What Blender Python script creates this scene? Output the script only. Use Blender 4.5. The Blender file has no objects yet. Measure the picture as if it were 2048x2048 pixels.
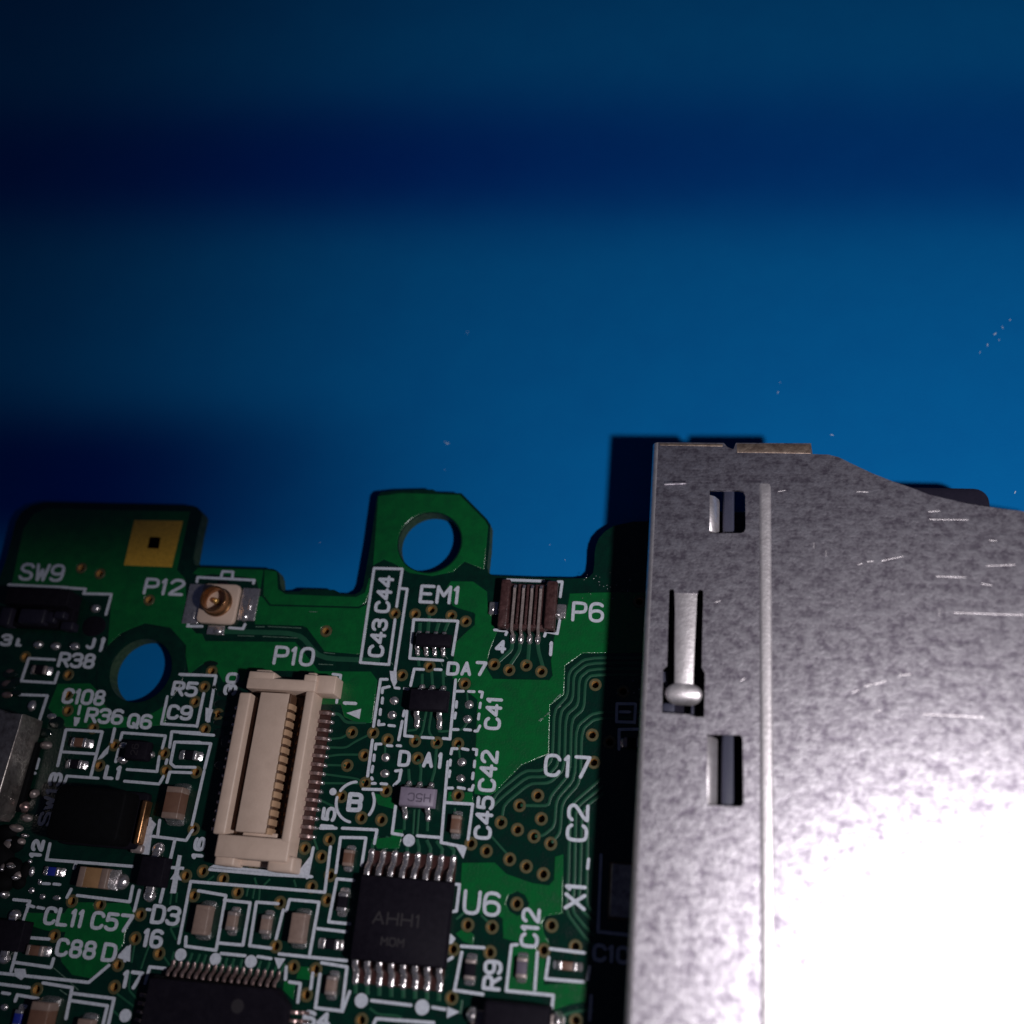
import bpy, math, random
from mathutils import Vector, Matrix
from mathutils.geometry import delaunay_2d_cdt

random.seed(7)
scene = bpy.context.scene
col = scene.collection
MM = 0.001                      # all builders work in millimetres
ZB = 0.995                      # top face of the circuit board above the mat
CAMZ = ZB + 57.5

# ------------------------------------------------------------------ camera
CR = [[0.9862241843, 0.0874831133, -0.1403871902],
      [0.0250866780, -0.9179876368, -0.3958148017],
      [-0.1635008161, 0.3868402817, -0.9075362690]]     # rows: right, down, forward
FPX = 2050.0
cam = bpy.data.cameras.new('camera')
cam_ob = bpy.data.objects.new('camera', cam)
col.objects.link(cam_ob)
m = Matrix(((CR[0][0], -CR[1][0], -CR[2][0], 0),
            (CR[0][1], -CR[1][1], -CR[2][1], 0),
            (CR[0][2], -CR[1][2], -CR[2][2], CAMZ * MM), (0, 0, 0, 1)))
cam_ob.matrix_world = m
cam.sensor_width = 36
cam.lens = 36 * FPX / 2048
cam.clip_start = 0.002
cam.clip_end = 5
cam.dof.use_dof = True
cam.dof.focus_distance = 0.0590
cam.dof.aperture_fstop = 23
scene.camera = cam_ob

# ------------------------------------------------------------------ world and lamp
world = bpy.data.worlds.new('World')
scene.world = world
world.use_nodes = True
bg = world.node_tree.nodes['Background']
bg.inputs[0].default_value = (0.16, 0.20, 0.42, 1)
bg.inputs[1].default_value = 0.065

LX, LY, LZ = 29.5, -5.5, CAMZ + 1
lamp = bpy.data.lights.new('hand_lamp', 'POINT')
lamp.energy = 0.178
lamp.color = (1.0, 0.965, 0.985)
lamp.shadow_soft_size = 0.0022
lamp_ob = bpy.data.objects.new('hand_lamp', lamp)
lamp_ob.location = (LX * MM, LY * MM, LZ * MM)
col.objects.link(lamp_ob)

scene.view_settings.view_transform = 'Standard'
scene.view_settings.look = 'None'
scene.view_settings.exposure = 0
scene.view_settings.gamma = 1

# ------------------------------------------------------------------ pixels of the photograph -> board plane
TILE = {'A': (0, 960), 'B': (360, 960), 'C': (720, 960), 'D': (1000, 960), 'E': (0, 1300), 'F': (360, 1300),
        'G': (720, 1300), 'H': (1000, 1300), 'I': (0, 1648), 'J': (300, 1648), 'K': (640, 1648), 'L': (900, 1648)}
TILE = {k: (v[0], v[1], 0.20704) for k, v in TILE.items()}
TILE.update({'M': (1180, 860, .2588), 'N': (1548, 860, .2588), 'O': (1250, 1300, .41304), 'Q': (1200, 1150, .15528),
             'p': (0, 0, 1)})


def px(k, x, y):
    a, b, s = TILE[k]
    return a + x * s, b + y * s


def wp(u, v, z):
    """point where the ray through pixel (u, v) meets the height z (above the board top)"""
    d = ((u - 1024) / FPX, (v - 1024) / FPX, 1.0)
    r = [sum(CR[i][j] * d[i] for i in range(3)) for j in range(3)]
    t = (ZB + z - CAMZ) / r[2]
    return r[0] * t, r[1] * t


def w(k, x, y, z=0.0):
    return wp(*px(k, x, y), z)


def scl(k, x, y, z=0.0):
    """millimetres per tile pixel, across and down"""
    a, b, c = w(k, x, y, z), w(k, x + 10, y, z), w(k, x, y + 10, z)
    return math.dist(a, b) / 10, math.dist(a, c) / 10


def pts(k, s, z=0.0):
    n = [float(q) for q in s.split()]
    return [w(k, n[i], n[i + 1], z) for i in range(0, len(n), 2)]


def rect(k, x0, y0, x1, y1, z):
    a, b = w(k, x0, y0, z), w(k, x1, y1, z)
    return min(a[0], b[0]), min(a[1], b[1]), max(a[0], b[0]), max(a[1], b[1])


# lamp light: two soft dark bands shaped into its emission, set where they fall on the mat
lamp.use_nodes = True
nt = lamp.node_tree
N = nt.nodes
em = [q for q in N if q.type == 'EMISSION'][0]
em.inputs[0].default_value = (1, 1, 1, 1)


def nmath(nt, op, a, b=None, c=None):
    q = nt.nodes.new('ShaderNodeMath')
    q.operation = op
    for i, val in enumerate((a, b, c)):
        if val is None:
            continue
        if isinstance(val, (int, float)):
            q.inputs[i].default_value = val
        else:
            nt.links.new(val, q.inputs[i])
    return q.outputs[0]


def smooth(nt, val, a, b, lo=0.0, hi=1.0):
    q = nt.nodes.new('ShaderNodeMapRange')
    q.interpolation_type = 'SMOOTHERSTEP'
    nt.links.new(val, q.inputs[0])
    for i, x in enumerate((a, b, lo, hi)):
        q.inputs[1 + i].default_value = x
    return q.outputs[0]


tc = N.new('ShaderNodeTexCoord')
sp = N.new('ShaderNodeSeparateXYZ')
nt.links.new(tc.outputs['Normal'], sp.inputs[0])
q_ = nmath(nt, 'DIVIDE', LZ, nmath(nt, 'MAXIMUM', nmath(nt, 'ABSOLUTE', sp.outputs[2]), 0.05))
sgn = nmath(nt, 'MULTIPLY', q_, nmath(nt, 'MULTIPLY', nmath(nt, 'SIGN', sp.outputs[2]), -1.0))
gx = nmath(nt, 'ADD', nmath(nt, 'MULTIPLY', sp.outputs[0], sgn), LX)
gy = nmath(nt, 'ADD', nmath(nt, 'MULTIPLY', sp.outputs[1], sgn), LY)
gy = nmath(nt, 'ADD', gy, nmath(nt, 'MULTIPLY', gx, 0.02))


def rowy(v, u=600):
    x, y = wp(u, v, -ZB)
    return y + 0.02 * x


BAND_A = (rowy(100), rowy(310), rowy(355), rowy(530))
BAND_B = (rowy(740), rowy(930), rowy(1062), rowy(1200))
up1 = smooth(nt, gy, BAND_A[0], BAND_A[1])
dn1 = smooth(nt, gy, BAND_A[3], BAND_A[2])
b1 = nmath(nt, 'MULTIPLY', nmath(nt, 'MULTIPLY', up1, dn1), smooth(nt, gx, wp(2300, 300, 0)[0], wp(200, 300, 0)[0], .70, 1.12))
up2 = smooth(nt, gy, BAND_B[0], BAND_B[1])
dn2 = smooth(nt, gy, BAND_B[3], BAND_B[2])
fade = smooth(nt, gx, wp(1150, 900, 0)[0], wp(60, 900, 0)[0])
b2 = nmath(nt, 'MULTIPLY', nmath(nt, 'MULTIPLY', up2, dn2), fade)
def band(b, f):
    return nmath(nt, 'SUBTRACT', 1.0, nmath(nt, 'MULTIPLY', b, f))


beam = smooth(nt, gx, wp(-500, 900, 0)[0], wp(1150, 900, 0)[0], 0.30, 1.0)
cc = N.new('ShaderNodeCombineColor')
for i, (fa, fb) in enumerate(((.80, .98), (.72, .97), (.40, .77))):      # the added bands cut blue least, so they turn navy
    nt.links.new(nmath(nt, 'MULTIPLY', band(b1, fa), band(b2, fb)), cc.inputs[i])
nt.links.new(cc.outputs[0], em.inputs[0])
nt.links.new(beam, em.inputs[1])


# ------------------------------------------------------------------ materials
def material(name, base, rough=0.5, metal=0.0, coat=0.0, var=None, vscale=2.0, bump=0.0, bscale=8.0, rvar=0.0,
             spec=0.5, emit=None, aniso=0.0):
    mt = bpy.data.materials.new(name)
    mt.use_nodes = True
    t = mt.node_tree
    b = t.nodes['Principled BSDF']
    b.inputs['Base Color'].default_value = (*base, 1)
    b.inputs['Roughness'].default_value = rough
    b.inputs['Metallic'].default_value = metal
    b.inputs['Specular IOR Level'].default_value = spec
    if coat:
        b.inputs['Coat Weight'].default_value = coat
        b.inputs['Coat Roughness'].default_value = 0.12
    if aniso:
        b.inputs['Anisotropic'].default_value = aniso
    g = t.nodes.new('ShaderNodeNewGeometry')
    mp = t.nodes.new('ShaderNodeVectorMath')
    mp.operation = 'SCALE'
    mp.inputs[3].default_value = 1000.0
    t.links.new(g.outputs['Position'], mp.inputs[0])
    if var:
        no = t.nodes.new('ShaderNodeTexNoise')
        no.inputs['Scale'].default_value = vscale
        no.inputs['Detail'].default_value = 5
        no.inputs['Roughness'].default_value = 0.65
        t.links.new(mp.outputs[0], no.inputs['Vector'])
        mx = t.nodes.new('ShaderNodeMix')
        mx.data_type = 'RGBA'
        mx.inputs[6].default_value = (*base, 1)
        mx.inputs[7].default_value = (*var, 1)
        rp = t.nodes.new('ShaderNodeMapRange')
        rp.inputs[1].default_value = 0.35
        rp.inputs[2].default_value = 0.68
        t.links.new(no.outputs[0], rp.inputs[0])
        t.links.new(rp.outputs[0], mx.inputs[0])
        t.links.new(mx.outputs[2], b.inputs['Base Color'])
        if rvar:
            r2 = t.nodes.new('ShaderNodeMapRange')
            r2.inputs[1].default_value = 0.3
            r2.inputs[2].default_value = 0.7
            r2.inputs[3].default_value = max(0.03, rough - rvar)
            r2.inputs[4].default_value = min(1, rough + rvar)
            t.links.new(no.outputs[0], r2.inputs[0])
            t.links.new(r2.outputs[0], b.inputs['Roughness'])
    if bump:
        nb = t.nodes.new('ShaderNodeTexNoise')
        nb.inputs['Scale'].default_value = bscale
        nb.inputs['Detail'].default_value = 4
        t.links.new(mp.outputs[0], nb.inputs['Vector'])
        bp = t.nodes.new('ShaderNodeBump')
        bp.inputs['Strength'].default_value = bump
        bp.inputs['Distance'].default_value = 0.00005
        t.links.new(nb.outputs[0], bp.inputs['Height'])
        t.links.new(bp.outputs[0], b.inputs['Normal'])
    mt['b'] = b.name
    return mt


M = {
    'mat': material('blue_mat', (0.0004, 0.125, 0.36), 0.7, var=(0.0004, 0.116, 0.345), vscale=0.25, bump=0.2, bscale=7, spec=0.06),
    'mask': material('solder_mask_bare', (0.0016, 0.021, 0.013), 0.20, spec=0.5, var=(0.001, 0.012, 0.009), vscale=1.8, bump=0.4, bscale=8, rvar=.08),
    'pour': material('solder_mask_over_copper', (0.0035, 0.095, 0.022), 0.22, spec=0.5, var=(0.0025, 0.066, 0.018), vscale=1.6, bump=0.45, bscale=9, rvar=.10),
    'trace': material('solder_mask_over_trace', (0.012, 0.068, 0.036), 0.34, spec=0.45, var=(0.009, 0.055, 0.03), vscale=1.2, bump=0.1, bscale=8),
    'edge': material('board_edge_fibre', (0.006, 0.030, 0.008), 0.8, var=(0.035, 0.065, 0.028), vscale=4, bump=.4, bscale=12),
    'silk': material('white_ink', (0.50, 0.525, 0.59), 0.55, var=(0.36, 0.38, 0.44), vscale=7, bump=0.5, bscale=14, spec=.35),
    'ring': material('via_ring', (0.105, 0.085, 0.040), 0.4, metal=.2, var=(0.065, 0.065, 0.03), vscale=6),
    'gold': material('gold_plating', (0.85, 0.50, 0.17), 0.25, metal=.7),
    'pad': material('matte_gold_pad', (0.80, 0.46, 0.05), 0.5, metal=.35, var=(0.50, 0.27, 0.03), vscale=9, bump=.6, bscale=20),
    'brass': material('tarnished_brass', (0.42, 0.22, 0.10), 0.30, metal=.9, var=(0.25, 0.12, 0.06), vscale=5, bump=.1),
    'tin': material('solder', (0.82, 0.77, 0.78), 0.23, metal=.88, var=(0.50, 0.46, 0.47), vscale=6, bump=.7, bscale=6, rvar=.08),
    'tindull': material('dull_terminal', (0.36, 0.30, 0.29), 0.42, metal=.55, var=(0.24, 0.19, 0.18), vscale=6, bump=.3, bscale=9),
    'lead': material('brown_tinned_lead', (0.36, 0.26, 0.25), 0.30, metal=.75, var=(0.17, 0.10, 0.09), vscale=5, bump=.25),
    'flux': material('brown_flux_residue', (0.045, 0.016, 0.014), 0.30, var=(0.025, 0.010, 0.009), vscale=4, bump=.2),
    'black': material('black_moulding', (0.0055, 0.0045, 0.008), 0.6, var=(0.009, 0.0075, 0.012), vscale=3, bump=.35, bscale=16, spec=.05),
    'ferrite': material('matt_black_ferrite', (0.002, 0.002, 0.0025), 0.75, var=(0.003, 0.003, 0.004), vscale=3, bump=.3, bscale=14, spec=.08),
    'chipink': material('faint_chip_print', (0.0125, 0.0095, 0.0125), 0.6),
    'lilac': material('lilac_grey_moulding', (0.20, 0.165, 0.225), 0.5, var=(0.17, 0.14, 0.19), vscale=4, bump=.2),
    'lilacink': material('dark_chip_print', (0.07, 0.055, 0.085), 0.6),
    'cream': material('cream_plastic', (0.50, 0.375, 0.305), 0.5, var=(0.45, 0.335, 0.27), vscale=1.5, bump=.15, bscale=9),
    'creamdark': material('brown_and_cavity_shade', (0.09, 0.042, 0.022), 0.6, var=(0.06, 0.028, 0.015), vscale=3),
    'contact': material('gold_contact', (0.46, 0.29, 0.18), 0.42, metal=.3),
    'brown': material('dark_brown_plastic', (0.030, 0.012, 0.012), 0.36, var=(0.075, 0.035, 0.034), vscale=3.5, bump=.5, bscale=7),
    'cbrown': material('brown_ceramic', (0.135, 0.066, 0.042), 0.5, var=(0.11, 0.052, 0.034), vscale=3, bump=.15),
    'ctan': material('tan_ceramic', (0.27, 0.15, 0.07), 0.5, var=(0.22, 0.12, 0.055), vscale=3, bump=.15),
    'cgrey': material('grey_brown_ceramic', (0.21, 0.145, 0.12), 0.45, var=(0.17, 0.115, 0.095), vscale=3, bump=.15),
    'blue': material('blue_ceramic', (0.010, 0.022, 0.24), 0.45, var=(0.008, 0.016, 0.18), vscale=4),
    'navy': material('black_socket_plastic', (0.010, 0.009, 0.018), 0.5, var=(0.014, 0.012, 0.023), vscale=2, bump=.2, spec=.25),
    'rib': material('slate_plastic', (0.035, 0.036, 0.062), 0.55, bump=.2),
    'speck': material('pale_dust', (0.5, 0.55, 0.6), 0.5),
    'can': material('scuffed_metal_can', (0.50, 0.45, 0.42), 0.38, metal=.9, var=(0.22, 0.19, 0.18), vscale=2.5, bump=.4, bscale=6),
    'gloss': material('glossy_flux', (0.003, 0.010, 0.007), 0.07, spec=.8, bump=1.0, bscale=3.2),
    'scuff_glint': material('pale_scuff_and_glint', (0.13, 0.20, 0.16), 0.3, var=(0.03, 0.07, 0.05), vscale=9),
    'hole': material('dark_hole', (0.002, 0.001, 0.001), 0.8, spec=.05),
}


def shell_material():
    mt = bpy.data.materials.new('mottled_steel_shell')
    mt.use_nodes = True
    t = mt.node_tree
    b = t.nodes['Principled BSDF']
    b.inputs['Metallic'].default_value = 1.0
    g = t.nodes.new('ShaderNodeNewGeometry')
    mp = t.nodes.new('ShaderNodeVectorMath')
    mp.operation = 'SCALE'
    mp.inputs[3].default_value = 1000.0
    t.links.new(g.outputs['Position'], mp.inputs[0])

    def noise(scale, detail, rough, stretch=None, rot=0):
        v = mp.outputs[0]
        if stretch:
            mm = t.nodes.new('ShaderNodeMapping')
            mm.inputs['Scale'].default_value = stretch
            mm.inputs['Rotation'].default_value = (0, 0, rot)
            t.links.new(v, mm.inputs[0])
            v = mm.outputs[0]
        n = t.nodes.new('ShaderNodeTexNoise')
        n.inputs['Scale'].default_value = scale
        n.inputs['Detail'].default_value = detail
        n.inputs['Roughness'].default_value = rough
        t.links.new(v, n.inputs['Vector'])
        return n.outputs[0]

    def rng(v, a, b_, lo, hi):
        q = t.nodes.new('ShaderNodeMapRange')
        t.links.new(v, q.inputs[0])
        for i, x in enumerate((a, b_, lo, hi)):
            q.inputs[1 + i].default_value = x
        return q.outputs[0]
    blot = noise(1.7, 5, 0.62)
    fine = noise(6.5, 3, 0.55)
    brush = noise(2.0, 4, 0.6, (0.30, 3.2, 1), math.radians(-3))
    mixv = nmath(t, 'ADD', nmath(t, 'MULTIPLY', blot, 0.55), nmath(t, 'ADD', nmath(t, 'MULTIPLY', fine, 0.25), nmath(t, 'MULTIPLY', brush, 0.20)))
    mx = t.nodes.new('ShaderNodeMix')
    mx.data_type = 'RGBA'
    mx.inputs[6].default_value = (0.27, 0.235, 0.29, 1)
    mx.inputs[7].default_value = (0.85, 0.80, 0.86, 1)
    t.links.new(rng(mixv, 0.41, 0.59, 0, 1), mx.inputs[0])
    t.links.new(mx.outputs[2], b.inputs['Base Color'])
    t.links.new(rng(mixv, 0.35, 0.65, 0.415, 0.345), b.inputs['Roughness'])
    bp = t.nodes.new('ShaderNodeBump')
    bp.inputs['Strength'].default_value = 0.35
    bp.inputs['Distance'].default_value = 0.00006
    t.links.new(nmath(t, 'ADD', nmath(t, 'MULTIPLY', blot, .6), nmath(t, 'MULTIPLY', fine, .5)), bp.inputs['Height'])
    t.links.new(bp.outputs[0], b.inputs['Normal'])
    return mt


M['shell'] = shell_material()
M['worn_lit'] = material('worn_and_lit_steel', (0.86, 0.81, 0.83), 0.45, metal=.85, var=(0.66, 0.61, 0.63), vscale=2.5, bump=.3, bscale=6)  # wear on bead and fold; brighter base also lends the flanges a lit look
M['shell_edge'] = material('browned_steel_edge', (0.34, 0.26, 0.21), 0.5, metal=.8, var=(0.16, 0.11, 0.09), vscale=2.5, bump=.4)


# ------------------------------------------------------------------ mesh building
def union(polys, holes=()):
    """triangles covering the union of polys minus the holes (2-D, millimetres)"""
    vs, fs = [], []
    for p in list(polys) + list(holes):
        b = len(vs)
        vs += [Vector(q) for q in p]
        a = sum(p[i][0] * p[(i + 1) % len(p)][1] - p[(i + 1) % len(p)][0] * p[i][1] for i in range(len(p)))
        idx = list(range(b, b + len(p)))
        fs.append(idx if a > 0 else idx[::-1])
    n = len(polys)
    ov, oe, of, _, _, src = delaunay_2d_cdt(vs, [], fs, 0, 1e-5)
    keep = [f for f, s in zip(of, src) if s and any(i < n for i in s) and not any(i >= n for i in s)]
    return [(q.x, q.y) for q in ov], keep


def capsule(a, b, r, n=4):
    d = math.atan2(b[1] - a[1], b[0] - a[0])
    out = []
    for c, s in ((b, -math.pi / 2), (a, math.pi / 2)):
        for i in range(n + 1):
            t = d + s + math.pi * i / n
            out.append((c[0] + r * math.cos(t), c[1] + r * math.sin(t)))
    return out


def circle(c, r, n=16):
    return [(c[0] + r * math.cos(2 * math.pi * i / n), c[1] + r * math.sin(2 * math.pi * i / n)) for i in range(n)]


def rrect(x0, y0, x1, y1, r, n=3):
    r = min(r, (x1 - x0) * .49, (y1 - y0) * .49)
    out = []
    for cx, cy, s in ((x1 - r, y1 - r, 0), (x0 + r, y1 - r, 1), (x0 + r, y0 + r, 2), (x1 - r, y0 + r, 3)):
        for i in range(n + 1):
            t = math.pi / 2 * (s + i / n)
            out.append((cx + r * math.cos(t), cy + r * math.sin(t)))
    return out


class MB:
    def __init__(s):
        s.v, s.f, s.mi = [], [], []

    def add(s, vs, fs, mi=0):
        b = len(s.v)
        s.v += vs
        s.f += [[i + b for i in f] for f in fs]
        s.mi += [mi] * len(fs)
        return s

    def loft(s, loops, cap0=True, cap1=True, mi=0):
        n = len(loops[0])
        vs = [p for l in loops for p in l]
        fs = []
        for k in range(len(loops) - 1):
            for i in range(n):
                j = (i + 1) % n
                fs.append([k * n + i, k * n + j, (k + 1) * n + j, (k + 1) * n + i])
        if cap0:
            fs.append(list(range(n))[::-1])
        if cap1:
            fs.append([(len(loops) - 1) * n + i for i in range(n)])
        return s.add(vs, fs, mi)

    def box(s, x0, y0, x1, y1, z0, z1, b=0.04, r=None, mi=0):
        """box with rounded upright edges and a bevelled top (heights above the board)"""
        if x1 < x0: x0, x1 = x1, x0
        if y1 < y0: y0, y1 = y1, y0
        b = min(b, (z1 - z0) * .45, (x1 - x0) * .3, (y1 - y0) * .3)
        r = b if r is None else r
        L = []
        for z, i in ((z0, 0), (z1 - b, 0), (z1 - b * .35, b * .3), (z1, b)):
            L.append([(x, y, z) for x, y in rrect(x0 + i, y0 + i, x1 - i, y1 - i, max(r - i * .5, .004), 2)])
        return s.loft(L, mi=mi)

    def prism(s, polys, z0, z1, holes=(), mi=0, smi=None, bottom=True, slope=None):
        vs, fs = union(polys, holes)
        n = len(vs)
        s.add([(x, y, z1) for x, y in vs], fs, mi)
        if bottom:
            s.add([(x, y, z0) for x, y in vs], [f[::-1] for f in fs], mi if smi is None else smi)
        ed = {}
        for f in fs:
            for i in range(len(f)):
                ed[(f[i], f[(i + 1) % len(f)])] = 1
        bd = [e for e in ed if (e[1], e[0]) not in ed]
        if slope:                       # rounded shoulder running down to z0
            nr = {}
            for a, b in bd:
                dx, dy = vs[b][0] - vs[a][0], vs[b][1] - vs[a][1]
                l = math.hypot(dx, dy) or 1
                for q in (a, b):
                    nr.setdefault(q, []).append((dy / l, -dx / l))
            of = {}
            for q, l in nr.items():
                x, y = sum(p[0] for p in l), sum(p[1] for p in l)
                d = math.hypot(x, y) or 1
                of[q] = (x / d, y / d)
            idx, sv, sf = {}, [], []
            for q in of:
                idx[q] = len(sv)
                for o, z in ((0, z1), (.25, z1 - .12 * (z1 - z0)), (.65, z1 - .45 * (z1 - z0)), (1, z0)):
                    sv.append((vs[q][0] + of[q][0] * o * slope, vs[q][1] + of[q][1] * o * slope, z))
            for a, b in bd:
                i, j = idx[a], idx[b]
                for k in range(3):
                    sf.append([j + k, i + k, i + k + 1, j + k + 1])
            s.add(sv, sf, mi)
            return s
        sv, sf = [], []
        for a, b in bd:
            k = len(sv)
            sv += [(*vs[a], z0), (*vs[b], z0), (*vs[b], z1), (*vs[a], z1)]
            sf.append([k, k + 1, k + 2, k + 3])
        s.add(sv, sf, mi if smi is None else smi)
        return s

    def lathe(s, c, prof, n=24, mi=0, cap=True):
        L = [[(c[0] + r * math.cos(2 * math.pi * i / n), c[1] + r * math.sin(2 * math.pi * i / n), z) for i in range(n)] for r, z in prof]
        return s.loft(L, cap, cap, mi)

    def dome(s, c, rx, ry, z0, h, n=14, rough=0.12, mi=0, seed=None):
        rnd = random.Random(seed if seed is not None else int(c[0] * 991 + c[1] * 577))
        k = [1 + rnd.uniform(-rough, rough) for _ in range(n)]
        k = [(k[i - 1] + k[i] + k[(i + 1) % n]) / 3 for i in range(n)]
        ox, oy = rnd.uniform(-.15, .15) * rx, rnd.uniform(-.15, .15) * ry
        L = []
        for q, z in ((1, 0), (.93, .28), (.78, .58), (.55, .83), (.28, .97), (.05, 1.0)):
            o = 1 - q
            L.append([(c[0] + ox * o + rx * q * k[i] * math.cos(2 * math.pi * i / n), c[1] + oy * o + ry * q * k[i] * math.sin(2 * math.pi * i / n), z0 + h * z) for i in range(n)])
        return s.loft(L, mi=mi)

    def bar(s, path, wd, th, axis='x', mi=0):
        """flat bar swept along a path of (x, y, z); its width lies along the given axis"""
        L = []
        for i, p in enumerate(path):
            a, b = path[max(i - 1, 0)], path[min(i + 1, len(path) - 1)]
            d = Vector((b[0] - a[0], b[1] - a[1], b[2] - a[2])).normalized()
            u = Vector((1, 0, 0)) if axis == 'x' else Vector((0, 1, 0))
            nrm = u.cross(d)
            if nrm.z < 0: nrm = -nrm
            o = Vector(p)
            c = wd * .5
            h = th * .5
            e = min(c, h) * .45
            L.append([tuple(o + u * a_ + nrm * b_) for a_, b_ in ((-c, -h), (c, -h), (c, h - e), (c - e, h), (-c + e, h), (-c, h - e))])
        n = 6
        vs = [p for l in L for p in l]
        fs = []
        for k in range(len(L) - 1):
            for i in range(n):
                j = (i + 1) % n
                fs.append([k * n + i, k * n + j, (k + 1) * n + j, (k + 1) * n + i])
        fs += [list(range(n))[::-1], [(len(L) - 1) * n + i for i in range(n)]]
        return s.add(vs, fs, mi)

    def strip(s, path, wd, z0, h, mi=0):
        """low rounded track following a 2-D path"""
        L = []
        P = path
        for i, p in enumerate(P):
            a, b = P[max(i - 1, 0)], P[min(i + 1, len(P) - 1)]
            t1 = Vector((p[0] - a[0], p[1] - a[1]))
            t2 = Vector((b[0] - p[0], b[1] - p[1]))
            t1 = t1.normalized() if t1.length > 1e-9 else t2.normalized()
            t2 = t2.normalized() if t2.length > 1e-9 else t1
            t = (t1 + t2).normalized()
            n = Vector((-t.y, t.x))
            k = 1 / max(.5, t.dot(t1))
            L.append([(p[0] + n.x * o * wd * k, p[1] + n.y * o * wd * k, z0 + q * h) for o, q in ((-.5, 0), (-.43, .8), (-.33, 1), (.33, 1), (.43, .8), (.5, 0))])
        vs = [p for l in L for p in l]
        fs = []
        for k in range(len(L) - 1):
            for i in range(5):
                fs.append([k * 6 + i, (k + 1) * 6 + i, (k + 1) * 6 + i + 1, k * 6 + i + 1])
        fs += [[0, 1, 2, 3, 4, 5], [(len(L) - 1) * 6 + i for i in range(6)][::-1]]
        return s.add(vs, fs, mi)

    def build(s, name, mats, parent=None, label=None, angle=40):
        me = bpy.data.meshes.new(name)
        xs = [q[0] for q in s.v]; ys = [q[1] for q in s.v]; zs = [q[2] for q in s.v]
        o = ((min(xs) + max(xs)) / 2, (min(ys) + max(ys)) / 2, min(zs))
        me.from_pydata([((a - o[0]) * MM, (b - o[1]) * MM, (c - o[2]) * MM) for a, b, c in s.v], [], s.f)
        if isinstance(mats, str): mats = [mats]
        for q in mats: me.materials.append(M[q])
        me.polygons.foreach_set('material_index', s.mi)
        me.polygons.foreach_set('use_smooth', [True] * len(s.f))
        me.set_sharp_from_angle(angle=math.radians(angle))
        me.update()
        ob = bpy.data.objects.new(name, me)
        col.objects.link(ob)
        place(ob, (o[0], o[1], o[2] + ZB), parent)
        if label: ob['label'] = label
        return ob


WPOS = {}


def place(ob, wpos, parent):
    """put an object at a world position in mm, under a parent that is not rotated"""
    WPOS[ob.name] = wpos
    if parent:
        ob.parent = parent
        q = WPOS[parent.name]
        ob.location = [(a - b) * MM for a, b in zip(wpos, q)]
    else:
        ob.location = [a * MM for a in wpos]


def clone(ob, wpos, parent):
    c = ob.copy()
    col.objects.link(c)
    place(c, wpos, parent)
    return c


# ------------------------------------------------------------------ the mat
b = MB()
L = []
for z, i in ((-4, 0), (-.4, 0), (-.1, .1), (0, .4)):
    L.append([(x, y, z - ZB) for x, y in rrect(-190 + i, -120 + i, 190 - i, 150 - i, 6, 5)])
b.loft(L)
mat = b.build('work_mat', 'mat')
mat['kind'] = 'structure'
mat['label'] = 'smooth blue silicone work mat under the circuit board'
mat['category'] = 'mat'

# ------------------------------------------------------------------ the board
root = bpy.data.objects.new('circuit_board', None)
col.objects.link(root)
root.empty_display_size = 0.01
root['label'] = 'green circuit board with chips, connectors and a steel card socket, lying on blue mat'
root['category'] = 'circuit board'
place(root, (0, 0, 0), None)

outline = (pts('A', '-900 6200 -600 4200 -330 1930 -130 1280 60 760 150 400 205 310 300 245 450 212 1850 245 1905 262') +
           pts('B', '205 300 215 335 175 500 150 640 128 760 140 815 175 832 480 842 900 858 945 880 962 930 968 1010 985 1060 1020 1080 1150 1075 1200 1052 1490 1060 1560 1100 1690 1105 1745 1075 1770 1020 1800 850') +
           pts('C', '100 630 165 160 200 118 390 97 700 90 760 120 980 127 1225 375 1260 430 1250 640 1228 840 1240 895 1290 925 1600 938') +
           pts('D', '400 944 780 950 860 938 900 895 912 800 915 700 928 630 955 565 1010 500 1100 440 1300 400') +
           pts('p', '1700 1040 2180 1060 2300 2400'))
H_TAB = (w('C', 672, 600), 1.97)
a_, b_ = w('E', 1065, 200), w('E', 1655, 200)
H_MNT = ((w('E', 1360, 190)[0], w('E', 1350, 195)[1]), (b_[0] - a_[0]) / 2)

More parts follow.
